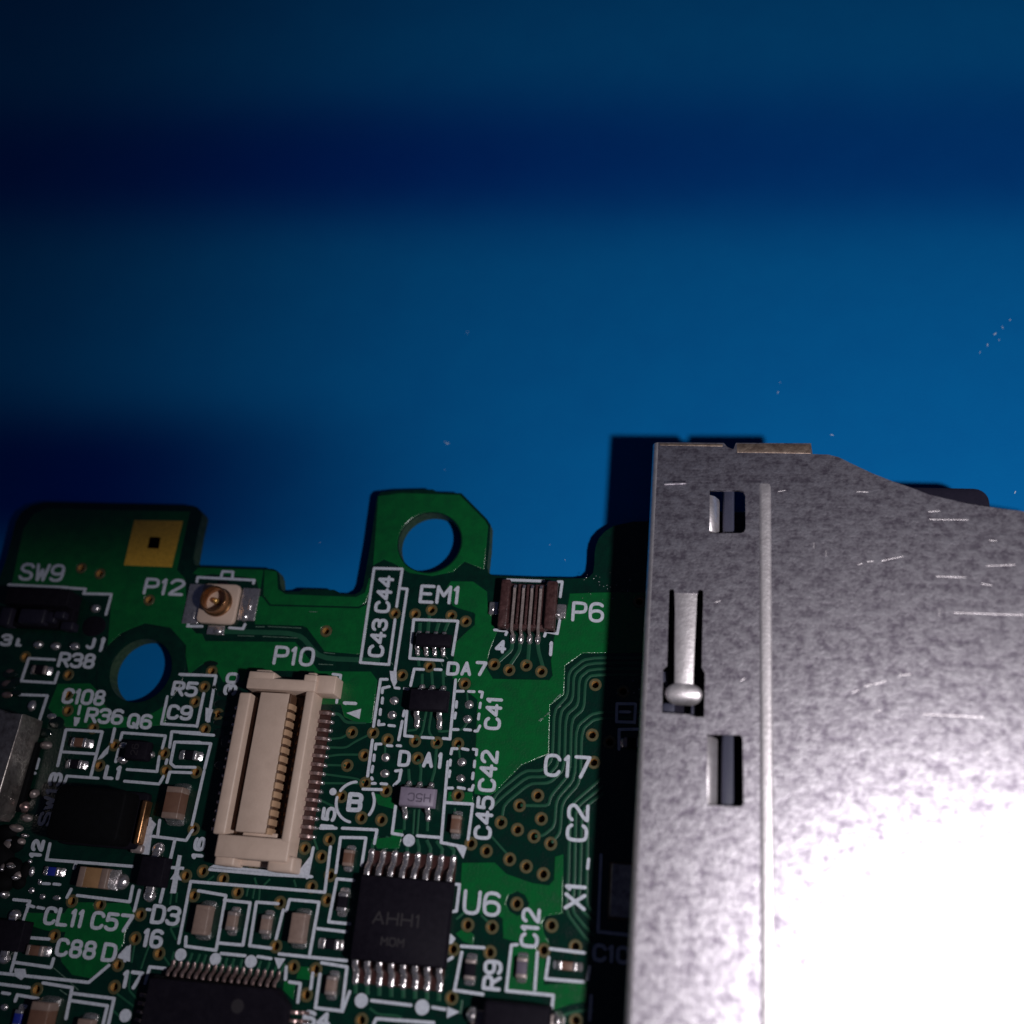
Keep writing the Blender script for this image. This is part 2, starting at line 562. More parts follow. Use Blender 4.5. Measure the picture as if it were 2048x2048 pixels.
via_px = []
for k, s in {
    'A': '785 850 965 905 1440 1160',
    'E': '245 65 660 240 655 430 655 585 900 755 1105 920 960 1115 1585 1000 1600 1165 1870 1730',
    'F': '305 205 235 355 145 500 365 620 240 765 155 1180 1660 795 1865 800 1780 1015 1615 1115 1790 1285 1560 1415 1750 1620 1440 1830 1205 1915',
    'B': '1410 1460',
    'C': '530 1295 690 1255 880 1310 1020 1365 335 1290 670 1800 405 1885 1295 1780 1440 1835 1605 1790 1750 1850',
    'G': '1010 325 125 800 265 865 530 880 740 895 945 905 555 1045 40 1020 45 1290 250 1360 945 1405 205 1640 1715 1405 1540 1500 1750 1630 1360 1665 1520 1735 1680 1800 1840 1870 1070 1870',
    'H': '920 335 890 820 905 1085 1190 400 1060 890',
    'D': '1345 1175',
    'I': '695 745 965 780 1355 875 230 1050 525 1080 1305 1105 1535 1250 1140 1360 1105 1575 355 1600 1795 500 1870 690',
    'J': '1740 150 1500 240 1655 315 1005 385 510 455 705 530 1740 495 1560 605 1710 735 845 660 1255 760 1215 1180 1385 1380 1600 1405 1510 1650',
    'K': '1450 195 1605 260 1830 340 1900 770 1425 975 1660 995 1285 1210 1640 1240 1270 1680 400 1895',
    'L': '735 410 900 485 980 980 1210 1185 905 1220 980 190 1215 1900',
}.items():
    n_ = [float(q) for q in s.split()]
    for i in range(0, len(n_), 2):
        p = px(k, n_[i], n_[i + 1])
        if all(math.dist(p, q) > 9 for q in via_px):
            via_px.append(p)
vias = [wp(u, v, 0) for u, v in via_px]
VR = 0.21
holes = [circle(H_TAB[0], H_TAB[1], 48), circle(H_MNT[0], H_MNT[1], 48)] + [circle(v, VR, 12) for v in vias]
b = MB()
b.prism([outline], -1.0, 0, holes, 0, 1)
board = b.build('board', ['mask', 'edge'], root, 'dark green board with notched edge, a holed tab and a mounting hole')

# copper areas seen through the solder mask
pours = [
    pts('A', '120 1000 230 470 330 330 450 280 1830 310 1700 870 1780 960 1790 1150 1760 1300 1830 1420 1900 1500 1850 1650 1650 1420 1400 1375 1170 1470 1040 1640 1085 1100 820 1085 850 1040 650 1030 90 1010'),
    pts('B', '760 1130 790 1130 860 1222 1730 1245 1800 1210 1830 1250 1760 1680 1400 1650 1230 1420 1180 1400 730 1390 720 1200'),
    pts('F', '70 -160 210 -150 240 -80 1110 -70 1290 150 1340 212 1840 215 1900 300 1850 700 1700 690 1590 640 1560 520 1330 520 1300 200 640 190 600 330 420 300 300 90 200 140 90 230 60 60'),
    pts('G', '880 -660 1090 -655 1220 -560 1225 -410 1250 -380 1290 -200 1320 -180 1250 0 1230 80 1210 170 1280 285 1830 295 1865 250 1850 100 1870 0 1880 -120 1930 -270 1990 -300 2030 -540 2320 -550 2900 -550 2900 20 2150 25 1975 150 1965 430 1830 530 1820 1000 1560 1105 1300 1370 1240 1400 1110 1385 1130 760 1140 480 960 330 900 270 900 60 870 40 940 -80 1110 -250 1120 -350 900 -430 840 -600'),
    pts('G', '860 1375 1080 1380 1090 1470 845 1460'),
    pts('G', '140 1390 320 1440 330 1530 180 1490'),
    pts('L', '120 380 430 380 540 490 800 580 960 600 1010 540 1020 320 1090 300 1080 860 920 880 880 960 900 1060 970 1180 920 1220 900 1560 1320 1530 1300 1710 1160 1730 1010 1790 1000 1650 540 1600 600 1160 690 1150 520 1100 515 910 440 860 300 860 130 860 110 600'),
    pts('L', '60 1060 150 1000 225 1080 220 1160 130 1130'),
    pts('I', '250 860 620 870 700 760 1240 770 1290 870 1200 1050 1190 1150 1060 1330 870 1480 700 1450 600 1330 580 1200 640 1040 450 1020 230 960'),
    pts('J', '1440 1380 1560 1390 1540 1500 1420 1490'), pts('J', '1300 1520 1400 1540 1380 1690 1290 1600'),
    pts('E', '560 330 870 330 980 450 1040 520 1300 570 1500 530 1640 390 1690 250 1640 240 1590 720 1000 750 640 740 470 560'),
    pts('C', '130 820 180 160 400 130 960 150 1205 400 1230 450 1195 860 1010 780 900 880 700 920 480 890 330 800 230 760'),
    pts('B', '1020 1110 1700 1135 1790 1090 1830 950 1850 990 1790 1180 1720 1215 880 1195 810 1110 820 870 930 890 940 1060'),
    pts('B', '180 850 800 875 770 1080 740 960 620 930 300 900 200 920 130 900'),
    pts('K', '500 150 690 130 690 60 800 60 760 230 560 230'),
]
clear = [circle(H_TAB[0], H_TAB[1] + .12, 40), circle(H_MNT[0], H_MNT[1] + .95, 48)]
for (u, v), c in zip(via_px, vias):
    clear.append(circle(c, .43, 14))
for k, s in (('C', '440 1300 560 1195 900 1215 1110 1280 1115 1400 930 1560 900 1800 430 1800'),
             ('C', '1250 1640 1330 1620 1830 1700 1840 1900 1280 1925 1210 1800'),
             ('L', '530 770 560 680 650 640 730 680 770 770 730 860 650 895 570 850')):
    clear.append(pts(k, s))
b = MB()
b.prism(pours, -.004, .030, clear, bottom=False, slope=.055)
pour = b.build('copper_area', 'pour', root, 'brighter green copper areas under the solder mask', angle=80)
b = MB()
b.lathe(H_MNT[0], [(H_MNT[1] + .03, -.01), (H_MNT[1] + .04, .03), (H_MNT[1] + .08, .042), (H_MNT[1] + .82, .042), (H_MNT[1] + .87, .03), (H_MNT[1] + .90, -.01)], 56, cap=False)
b.build('hole_ring', 'mask', root, 'dark raised ring round the mounting hole')

# tracks
def smooth_path(P, it=2):
    for _ in range(it):
        o = [P[0]]
        for a, c in zip(P, P[1:]):
            o.append((a[0] * .85 + c[0] * .15, a[1] * .85 + c[1] * .15))
            o.append((a[0] * .15 + c[0] * .85, a[1] * .15 + c[1] * .85))
        o.append(P[-1])
        P = o
    return P


TR = [('B', 48, '430 1462 1150 1480 1350 1720 1932 1745'),
      ('C', 38, '1470 1560 1465 1640 1330 1760'), ('C', 38, '1550 1560 1540 1650 1440 1800'), ('C', 38, '1635 1560 1620 1770'), ('C', 38, '1715 1560 1725 1660 1770 1820'),
      ('C', 36, '575 1460 580 1380'), ('C', 36, '655 1460 670 1300'), ('C', 36, '735 1460 760 1380'), ('C', 36, '815 1460 870 1330'),
      ('C', 30, '570 1800 560 1700'), ('C', 30, '820 1900 850 1760'),
      ('H', 29, '1480 75 830 75 665 205 652 445 522 580 505 1060 410 1165 235 1165 -20 1370 -90 1480'),
      ('H', 29, '1480 125 850 125 712 235 702 480 580 595 565 1100 450 1225 260 1225 20 1420 -60 1500'),
      ('H', 29, '1480 182 870 182 765 270 755 530 635 630 620 1150 480 1285 285 1290 40 1490 15 1640'),
      ('H', 29, '1480 240 880 240 825 300 810 570 690 670 675 1190 490 1410 470 1490 430 1505 200 1500'),
      ('H', 29, '1380 600 910 600 735 740 725 1240 545 1440 525 1700 420 1790 340 1800'),
      ('H', 29, '1380 655 920 660 790 770 775 1280 600 1470 580 1760 500 1860'),
      ('H', 29, '980 1240 690 1490 676 1580'), ('H', 29, '1000 1310 760 1500 731 1580'), ('H', 29, '1000 1380 830 1510 792 1580'),
      ('L', 30, '1160 -100 1140 560 1120 850 1290 1080 1400 1200'), ('L', 30, '1215 -100 1200 560 1180 840 1310 1000 1400 1080'),
      ('L', 30, '1275 -100 1255 560 1240 800 1400 960'), ('L', 30, '1335 -100 1320 560 1320 780 1400 880'),
      ('L', 22, '400 120 560 300'), ('L', 24, '130 860 60 920'), ('L', 24, '300 880 390 970'),
      ('L', 30, '1010 1900 1130 1830 1280 1800 1400 1800'),
      ('F', 22, '1440 860 1560 850 1640 800'), ('F', 22, '1420 940 1600 945 1700 880 1840 810'), ('F', 22, '1400 1030 1540 1010 1750 1010'),
      ('F', 22, '1390 1110 1600 1115'), ('F', 22, '1370 1195 1700 1240 1780 1280'), ('F', 22, '1360 1285 1740 1290'),
      ('F', 22, '1330 1440 1400 1470 1540 1540'), ('F', 22, '1290 1810 1330 1932'), ('F', 30, '1450 610 1540 620 1600 700 1800 700'),
      ('G', 24, '640 590 600 800 540 870'), ('G', 24, '690 590 660 790 730 880'), ('G', 24, '550 740 540 770 460 780'), ('G', 24, '770 760 760 790 990 770 1035 700'),
      ('G', 30, '600 330 600 230'), ('G', 30, '700 335 690 200'), ('G', 30, '805 340 800 200'), ('G', 30, '475 1270 470 1150'), ('G', 30, '580 1270 590 1140 560 1060'), ('G', 30, '690 1270 720 1170 740 920'),
      ('G', 28, '430 1620 425 1740'), ('G', 28, '655 1630 650 1750'), ('G', 22, '525 1540 510 1780'), ('G', 22, '570 1540 550 1790'),
      ('G', 22, '1040 500 1030 390'), ('G', 22, '240 1000 245 900'), ('G', 22, '965 1060 950 920'), ('G', 22, '920 1600 915 1530'),
      ('I', 20, '1270 1340 1300 1160'), ('I', 20, '1360 1400 1420 1220 1480 1100'), ('I', 20, '1650 1380 1580 1280'), ('I', 20, '1260 1420 1240 1600 1330 1700'), ('I', 20, '1130 1640 1290 1760'), ('I', 20, '1090 1800 1190 1890'),
      ('I', 22, '1730 980 1640 1000 1700 1120'), ('I', 20, '1640 780 1660 640'), ('I', 20, '1700 760 1710 660'),
      ('K', 24, '480 1780 560 1840 730 1850 790 1870'), ('K', 24, '1350 1830 1370 1700'),
      ('J', 20, '540 560 620 500'), ('J', 20, '1010 520 1030 590'), ('J', 20, '1100 590 1160 530'), ('J', 20, '1390 540 1410 610'), ('J', 20, '950 600 930 700'), ('J', 20, '1010 610 990 720'), ('J', 20, '1060 620 1050 740')]
for k, wd, s in TR:
    P = pts(k, s)
    n_ = [float(q) for q in s.split()]
    MB().strip(smooth_path(P), wd * scl(k, n_[0], n_[1])[0], -.004, .026).build('track', 'trace', root)
for i in range(8):       # short tracks fanning out from the sixteen-pin chip
    x0, y0 = 500 + 112 * i, 280 + 9 * i
    MB().strip(pts('K', f'{x0} {y0} {x0 + 8} {y0 - 90} {x0 + (60 - 18 * i)} {y0 - 170}'), .20, -.005, .033).build('track', 'trace', root)
    x0, y0 = 342 + 115 * i, 1550 + 10 * i
    MB().strip(pts('K', f'{x0} {y0} {x0} {y0 + 90}'), .24, -.005, .033).build('track', 'trace', root)
for i in range(16):      # tracks curving away from the large flat chip
    x0, y0 = 205 + 68.5 * i, 1400 + 7.6 * i
    sw = 40 * math.sin(i * .55)
    MB().strip(smooth_path(pts('J', f'{x0} {y0} {x0 + 10} {y0 - 50} {x0 + 10 + sw} {y0 - 110} {x0 + 30 + sw} {y0 - 170}')), .16, -.005, .033).build('track', 'trace', root)

# plated through holes: ring on top, barrel inside
b = MB()
b.lathe((0, 0), [(VR - .012, -.78), (VR - .012, .0), (VR, .034)], 16, 1, cap=False)
b.lathe((0, 0), [(VR, .034), (.25, .040), (.345, .036), (.37, .0)], 20, 0, cap=False)
b.add([(.2 * math.cos(i * math.pi / 6), .2 * math.sin(i * math.pi / 6), -.42) for i in range(12)], [list(range(12))], 2)
v0 = None
for c in vias:
    if v0 is None:
        v0 = b.build('via', ['ring', 'gold', 'hole'], root)
        off = WPOS[v0.name]
        place(v0, (c[0], c[1], off[2]), root)
    else:
        clone(v0, (c[0], c[1], off[2]), root)

# ------------------------------------------------------------------ white printing
GLY = {   # strokes on a 4 x 6 grid; a leading 'c' rounds the corners
    '0': ['c 0,3 0,5 1,6 3,6 4,5 4,1 3,0 1,0 0,1 0,3'], '1': ['1.2,5 2,6 2,0'], '2': ['c 0,4.8 .8,6 3.2,6 4,5 4,4 2.5,2.6 0.6,1.1 0,0', '0,0 4,0'],
    '3': ['c 0,5 .8,6 3.2,6 4,5 4,3.8 3,3.2 1.4,3.2', 'c 1.4,3.2 3,3.2 4,2.5 4,1 3.2,0 .8,0 0,1'], '4': ['3,0 3,6 0,1.8 4,1.8'],
    '5': ['3.8,6 .4,6 .2,3.4', 'c .2,3.4 1,3.9 3,3.9 4,3 4,1 3,0 1,0 0,.8'], '6': ['c 3.8,5.3 3,6 1,6 0,5 0,1 1,0 3,0 4,1 4,2.6 3,3.5 1,3.5 0,2.6'],
    '7': ['0,6 4,6 1.6,0'], '8': ['c 2,3.2 .6,3.4 .2,4.4 .8,6 3.2,6 3.8,4.6 3.4,3.4 2,3.2', 'c 2,3.2 .5,3 0,1.6 .7,0 3.3,0 4,1.6 3.5,3 2,3.2'],
    '9': ['c .2,.7 1,0 3,0 4,1 4,5 3,6 1,6 0,5 0,3.4 1,2.5 3,2.5 4,3.4'],
    'A': ['0,0 2,6 4,0', '.8,2 3.2,2'], 'B': ['0,0 0,6 3,6', 'c 3,6 4,5.6 4,3.6 3,3.2 0,3.2', 'c 3,3.2 4,2.8 4,.4 3,0 0,0'], 'C': ['c 4,4.8 3.2,6 .8,6 0,5 0,1 .8,0 3.2,0 4,1.2'],
    'D': ['0,0 0,6', 'c 0,6 3,6 4,5 4,1 3,0 0,0'], 'E': ['4,6 0,6 0,0 4,0', '0,3.1 3.2,3.1'], 'H': ['0,0 0,6', '4,0 4,6', '0,3 4,3'], 'L': ['0,6 0,0 3.6,0'],
    'J': ['c 4,6 4,1 3,0 1,0 0,1'], 'M': ['0,0 0,6 2,2.6 4,6 4,0'], 'N': ['0,0 0,6 4,0 4,6'], 'O': ['c 0,3 0,5 1,6 3,6 4,5 4,1 3,0 1,0 0,1 0,3'],
    'P': ['0,0 0,6', 'c 0,6 3,6 4,5.4 4,3.4 3,2.8 0,2.8'], 'Q': ['c 0,3 0,5 1,6 3,6 4,5 4,1 3,0 1,0 0,1 0,3', '2.2,1.8 4,-.2'],
    'R': ['0,0 0,6', 'c 0,6 3,6 4,5.4 4,3.5 3,2.9 0,2.9', '2,2.9 4,0'], 'S': ['c 3.9,5 3.2,6 .8,6 0,5.2 0,4 1,3.2 3,2.9 4,2.2 4,.8 3.2,0 .8,0 0,1'],
    'U': ['c 0,6 0,1 .9,0 3.1,0 4,1 4,6'], 'W': ['0,6 1,0 2,4 3,0 4,6'], 'X': ['0,0 4,6', '0,6 4,0'],
}


def strokes(ch):
    out = []
    for s in GLY[ch]:
        cv = s.startswith('c ')
        P = [tuple(float(q) for q in p.split(',')) for p in s.replace('c ', '').split()]
        if cv:
            for _ in range(2):
                o = [P[0]]
                for a, c in zip(P, P[1:]):
                    o.append((a[0] * .75 + c[0] * .25, a[1] * .75 + c[1] * .25))
                    o.append((a[0] * .25 + c[0] * .75, a[1] * .25 + c[1] * .75))
                o.append(P[-1])
                P = o[:]
        out.append(P)
    return out


SILK_Z = .052
SILK_N = 0


def text(k, cx, cy, wid, hgt, s, rot=0, z=0.0, stroke=.185, mat='silk', parent=None, name='printed_text', thick=None, gap=1.5):
    """text centred on a tile position; wid and hgt are its length and letter height in tile pixels"""
    sx, sy = scl(k, cx, cy, z)
    W_, H_ = (wid * sx, hgt * sy) if rot in (0, 180) else (wid * sy, hgt * sx)
    W_ -= stroke; H_ -= stroke
    adv = []
    x = 0
    for ch in s:
        if ch == ' ':
            x += 2.2; continue
        n = 1.6 if ch == '1' else 4
        adv.append((ch, x, -1.1 if ch == '1' else 0))
        x += n + gap
    tot = x - gap
    fx, fy = W_ / tot, H_ / 6
    o = w(k, cx, cy, z)
    ca, sa = {0: (1, 0), 90: (0, 1), 180: (-1, 0)}[rot]
    polys = []
    for ch, ax, dx in adv:
        for P in strokes(ch):
            Q = []
            for a, c in P:
                u, v = (ax + dx + a - tot / 2) * fx, (c - 3) * fy
                Q.append((o[0] + u * ca - v * sa, o[1] + u * sa + v * ca))
            for a, c in zip(Q, Q[1:]):
                polys.append(capsule(a, c, stroke / 2, 3))
    b = MB()
    global SILK_N
    SILK_N += 1
    t = SILK_Z + .022 + (SILK_N % 5) * .0015 if thick is None else thick
    b.prism(polys, z - .01 if z else 0.0, z + t, bottom=False)
    return b.build(name, mat, parent or root)


TXT = [('A', 410, 895, 430, 165, 'SW9', 0), ('A', 1590, 1035, 390, 160, 'P12', 0), ('A', 65, 1548, 110, 115, '3', 0), ('A', 190, 1570, 60, 80, 'L', 0),
       ('A', 745, 1745, 360, 145, 'R38', 0), ('A', 990, 1585, 40, 130, '1', 0), ('A', 880, 1580, 80, 110, 'J', 0),
       ('E', 815, 455, 420, 150, 'C108', 0), ('E', 1015, 640, 370, 150, 'R36', 0), ('E', 1355, 690, 240, 145, 'Q6', 0),
       ('E', 1790, 378, 250, 145, 'R5', 0), ('E', 1740, 605, 245, 145, 'C9', 0), ('E', 1095, 1185, 165, 140, 'L1', 0),
       ('E', 490, 1440, 510, 130, 'SW13', 90), ('E', 315, 1130, 180, 110, '12', 90), ('I', 360, 240, 180, 120, '12', 90),
       ('B', 1105, 1703, 395, 185, 'P10', 0), ('F', 500, 330, 220, 130, '30', 90), ('F', 1645, 517, 40, 140, '1', 90),
       ('J', 475, 235, 220, 115, '16', 90), ('F', 1435, 1630, 230, 140, '15', 90),
       ('C', 205, 1315, 785, 155, 'C43 C44', 90), ('C', 775, 1110, 400, 180, 'EM1', 0),
       ('C', 900, 1825, 125, 135, 'D', 0), ('C', 1028, 1825, 105, 140, 'A', 0), ('C', 1170, 1825, 115, 145, '7', 0),
       ('C', 1360, 1612, 110, 130, '4', 0), ('C', 1845, 1632, 40, 145, '1', 0), ('D', 850, 1278, 315, 195, 'P6', 0),
       ('G', 1290, 612, 325, 165, 'C41', 90), ('G', 1240, 1170, 405, 175, 'C42', 90), ('G', 1200, 1620, 425, 175, 'C45', 90),
       ('G', 430, 1050, 120, 160, 'D', 0), ('G', 660, 1062, 105, 155, 'A', 0), ('G', 775, 1070, 50, 160, '1', 0),
       ('H', 652, 1125, 455, 225, 'C17', 0), ('H', 750, 1670, 370, 215, 'C2', 90), ('L', 1212, 700, 270, 215, 'X1', 90),
       ('L', 775, 1003, 390, 185, 'C12', 90), ('L', 410, 1460, 300, 185, 'R9', 90), ('L', 310, 765, 370, 245, 'U6', 0), ('L', 1560, 1255, 370, 180, 'C10', 0),
       ('I', 625, 900, 395, 180, 'CL11', 0), ('I', 1085, 945, 410, 180, 'C57', 0), ('I', 740, 1205, 400, 180, 'C88', 0),
       ('I', 1062, 1240, 140, 185, 'D', 0), ('I', 1205, 1255, 110, 160, '4', 0), ('I', 1605, 880, 280, 190, 'D3', 0),
       ('I', 1480, 1105, 200, 185, '16', 0), ('I', 1280, 1505, 200, 180, '17', 0), ('J', 1610, 1890, 270, 170, '64', 0),
       ]
for t_ in TXT:
    text(*t_)
text('F', 1692, 1472, 150, 190, 'B', 0, stroke=.24)

SL = '''A 85 1014 660 1041|A 680 1045 830 1055 810 1100 1080 1105 1025 1300|A 970 1650 1010 1540
E 530 95 280 82 212 290|E 190 300 530 320 565 215|E 170 432 460 442 370 720|E 778 540 762 620
E 640 770 990 790 880 1220|E 640 770 560 1120|E 600 985 930 1005|E 625 1285 650 1218 950 1240
E 1110 760 1082 890|E 1150 960 1120 1080|E 1165 870 1182 800 1600 830 1570 950|E 1540 1030 1518 1175 1230 1155
E 1205 1268 1540 1296 1582 1220|E 1605 1100 1615 1060|E 1620 450 1562 715 1890 735|F 165 740 232 420
E 1750 240 1935 245|F 0 236 350 250 272 690|E 1640 940 1662 790 1932 802|F 0 800 330 825
E 1890 1135 1690 1130 1650 1095 1690 890 1935 893|F 0 893 300 905 240 1145|E 1615 1280 1642 1180 1850 1187
F 235 1170 118 1690|E 1862 1740 1800 1840 1480 1800|E 1545 1645 1525 1790|E 1455 1630 1400 1930
F 1480 235 1555 245 1515 510|B 165 985 172 942 720 970 710 1000|B 400 935 415 885 515 890 508 940|B 90 1375 75 1415 215 1415|B 480 1430 610 1440 630 1395
C 355 1225 410 862 138 855 5 1765 280 1785 340 1350|C 395 1050 458 1055 335 1880
C 895 1690 948 1365 520 1350 482 1725 800 1745|C 1425 967 1780 980|C 1300 1450 1425 1460 1408 1495|D 430 1510 447 1465 555 1487 578 1360|D 560 985 602 985 582 1130
G 490 345 525 185 615 190|G 725 190 785 192|G 925 290 870 862 805 855|G 600 845 710 852|G 455 590 432 830 510 838
G 265 285 200 285 132 740|G 410 690 375 870|G 122 870 75 1220|G 30 1345 210 1350
G 400 1160 380 1260 330 1310|G 850 1080 785 1860 1010 1905|G 835 1475 1090 1490 1045 1830|G 345 1510 312 1772 410 1788|G 555 1795 770 1812
F 1355 1722 1510 1722|F 1570 1722 1905 1738 1880 1870
I 485 190 452 345 750 368 1285 410|I 740 370 720 430|I 690 630 650 710|I 750 690 1255 752 1285 600|I 1350 640 1300 840|I 1425 825 1455 828
I 1690 165 1550 755|I 135 730 290 745 210 990|I 200 1080 110 1420|I 250 1095 480 1112|I 140 1335 495 1385 520 1300
I 0 1440 860 1530 1055 1365|I 0 1545 285 1580|I 420 1535 700 1580 640 1880|I 700 1635 1105 1685 1050 1932|I 690 1705 1040 1755 1000 1932|I 150 1710 170 1650 370 1685|I 1405 1540 1450 1380 1600 1395
J 1565 510 1170 490 580 440|J 1580 230 1520 520|J 280 1150 395 555 1690 660 1745 220|J 350 1090 345 1180 640 1220 735 690 470 645
J 720 735 970 760 900 1170 670 1150|J 1240 770 1030 755 965 1175 1170 1200|J 1220 1110 1290 830|J 1320 840 1350 730 1635 755 1545 1260|J 1250 1255 1540 1285 1900 1320
J 1045 1280 1170 1300|J 690 1250 920 1272|J 1310 1500 1320 1380|J 1350 1525 1455 1540 1430 1720|J 1575 1440 1555 1590|J 1645 1450 1600 1775 1855 1805 1905 1380 1660 1340|J 1860 1810 1930 1620
J 1620 1010 1900 1042
K 155 470 200 130 445 135 405 400|K 330 545 165 530 85 945 290 965|K 500 1705 880 1750|K 1090 1770 1210 1790|K 520 1932 545 1880 1100 1920|K 1270 580 1350 585 1320 840 1255 850|K 1210 1330 1280 1290|K 1240 1060 1295 1110
L 110 1180 330 1195|L 115 1240 45 1605 320 1645|L 650 1165 595 1170 545 1610 1000 1655 985 1780|L 845 1240 820 1600|L 970 1205 1300 1245|L 955 1290 925 1495 1290 1525|L 1350 1380 1330 1500|L 1365 1660 1350 1890
L 1460 300 1430 1040 1840 1085|L 1340 340 1330 430
H 1130 520 1300 522|H 1130 520 1125 695 1300 700|H 1160 600 1250 600|H 1310 525 1300 705|H 1150 960 1150 770 1420 765'''
for i_, ln in enumerate(SL.replace('\n', '|').split('|')):
    k, s = ln.strip().split(' ', 1)
    P = pts(k, s)
    b = MB()
    b.prism([capsule(a, c, .080, 4) for a, c in zip(P, P[1:])], 0, SILK_Z + (i_ % 13) * .0015, bottom=False)
    b.build('printed_outline', 'silk', root)
# dashes and dots
DASH = '''G 215 415 220 370 285 355|G 220 465 215 515|G 200 575 195 625|G 185 685 180 725 235 720|G 280 730 335 735|G 340 368 380 372|G 430 375 470 380|G 430 590 420 640
G 930 400 1000 400|G 1050 402 1105 405|G 1155 405 1185 410 1175 460|G 1165 515 1158 560|G 1152 620 1145 670|G 1160 735 1135 785 1110 785|G 1010 770 1070 775|G 900 770 950 770|G 935 500 930 555|G 925 610 915 660
G 150 960 155 910 205 910|G 265 925 310 928|G 360 925 395 928|G 140 1015 135 1070|G 125 1125 115 1180|G 115 1235 120 1250|G 120 1290 150 1290|G 205 1293 260 1297|G 345 1170 395 1165
G 880 1005 890 955 940 955|G 990 955 1045 965|G 1095 960 1130 965 1125 1015|G 1110 1075 1105 1130|G 1095 1190 1088 1245|G 1095 1310 1080 1355 1055 1350|G 950 1330 1010 1340|G 850 1335 895 1335|G 875 1065 870 1115|G 870 1170 860 1225
I 420 575 480 578|I 525 580 580 585|I 370 805 425 815|I 270 780 330 800|I 30 1630 95 1640'''
for i_, ln in enumerate(DASH.replace('\n', '|').split('|')):
    k, s = ln.strip().split(' ', 1)
    P = pts(k, s)
    b = MB()
    b.prism([capsule(a, c, .078, 4) for a, c in zip(P, P[1:])], 0, SILK_Z + .0207 + (i_ % 7) * .0011, bottom=False)
    b.build('printed_dash', 'silk', root)
for k, x, y, r in (('G', 475, 1840, .33), ('F', 1480, 1370, .20), ('J', 300, 1262, .31), ('J', 635, 1305, .31), ('J', 978, 1328, .32), ('K', 402, 1705, .35), ('K', 990, 1770, .37), ('I', 1215, 1850, .32), ('K', 1260, 1120, .2)):
    b = MB(); c = w(k, x, y)
    b.prism([circle(c, r, 20)], 0, SILK_Z + .0313, bottom=False)
    b.build('printed_dot', 'silk', root)
for i_, (k, s) in enumerate((('E', '722 650 778 655 765 700 735 738 720 735'), ('E', '1060 925 1040 1000 985 1050 945 1062 1010 975'), ('F', '1612 612 1752 570 1735 668'),
             ('G', '290 205 355 212 358 310 330 365 300 290'), ('K', '1320 225 1420 225 1385 335'), ('K', '1235 1765 1350 1815 1230 1875'),
             ('J', '1205 1290 1310 1300 1245 1400'), ('I', '1265 1165 1255 1330 1140 1290'), ('I', '150 1395 245 1400 255 1460 210 1505 150 1465'),
             ('I', '1725 300 1755 305 1700 670 1650 670'), ('I', '1650 405 1780 415 1775 445 1645 435'), ('I', '1710 450 1760 545 1650 535'),
             ('I', '1395 20 1480 25 1470 100 1440 300 1375 290'), ('F', '255 560 320 575 290 700 250 690'), ('E', '1450 1620 1510 1680 1475 1750 1430 1740'))):
    b = MB()
    b.prism([pts(k, s)], 0, SILK_Z + .0333 + i_ * .0013, bottom=False)
    b.build('printed_mark', 'silk', root)
# ring round the letter B, broken where the plated holes come through
c = w('F', 1695, 1470)
for a0, a1 in ((-35, 30), (95, 150), (170, 262)):
    P = [(c[0] + 1.10 * math.cos(math.radians(a0 + (a1 - a0) * i / 12)), c[1] + 1.10 * math.sin(math.radians(a0 + (a1 - a0) * i / 12))) for i in range(13)]
    b = MB()
    b.prism([capsule(p, q, .075, 3) for p, q in zip(P, P[1:])], 0, SILK_Z + .0353, bottom=False)
    b.build('printed_ring', 'silk', root)

# ------------------------------------------------------------------ small two-terminal parts
def chip2(k, x, y, ori, L_, W_, H_, body, term, name, label, fil=.25, tfrac=.24, dz=0.0):
    """chip resistor or capacitor; (x, y) is the middle of its top face"""
    c = w(k, x, y, H_)
    hx, hy = (L_ / 2, W_ / 2) if ori == 'h' else (W_ / 2, L_ / 2)
    t = L_ * tfrac
    b = MB()
    e = .012
    if ori == 'h':
        b.box(c[0] - hx + t * .6, c[1] - hy, c[0] + hx - t * .6, c[1] + hy, .03, H_, .03)
    else:
        b.box(c[0] - hx, c[1] - hy + t * .6, c[0] + hx, c[1] + hy - t * .6, .03, H_, .03)
    o = b.build(name, body, root, label)
    for s in (-1, 1):
        b = MB()
        if ori == 'h':
            x0, x1 = (c[0] + s * hx, c[0] + s * (hx - t))
            b.box(x0, c[1] - hy - e, x1, c[1] + hy + e, .02, H_ + e, .05)
        else:
            y0, y1 = (c[1] + s * hy, c[1] + s * (hy - t))
            b.box(c[0] - hx - e, y0, c[0] + hx + e, y1, .02, H_ + e, .05)
        tm = b.build('terminal', term, o)
        b = MB()
        f = fil
        n = 5
        lo = []
        for i in range(n + 1):               # concave solder fillet climbing the end of the part
            q = i / n
            rr = f * (1 - q) ** 1.6
            zz = H_ * .72 * q
            g = (W_ / 2) * (1.04 - .12 * q)
            a0 = -(t * .5)
            if ori == 'h':
                xa, xb = c[0] + s * (hx + a0), c[0] + s * (hx + rr + .015)
                lo.append([(xa, c[1] - g, zz), (xb - s * .06, c[1] - g, zz), (xb, c[1] - g * .6, zz), (xb, c[1] + g * .6, zz), (xb - s * .06, c[1] + g, zz), (xa, c[1] + g, zz)])
            else:
                ya, yb = c[1] + s * (hy + a0), c[1] + s * (hy + rr + .015)
                lo.append([(c[0] - g, ya, zz), (c[0] - g, yb - s * .06, zz), (c[0] - g * .6, yb, zz), (c[0] + g * .6, yb, zz), (c[0] + g, yb - s * .06, zz), (c[0] + g, ya, zz)])
        b.loft(lo)
        b.build('solder_fillet', 'tin', o, angle=60)
    return o


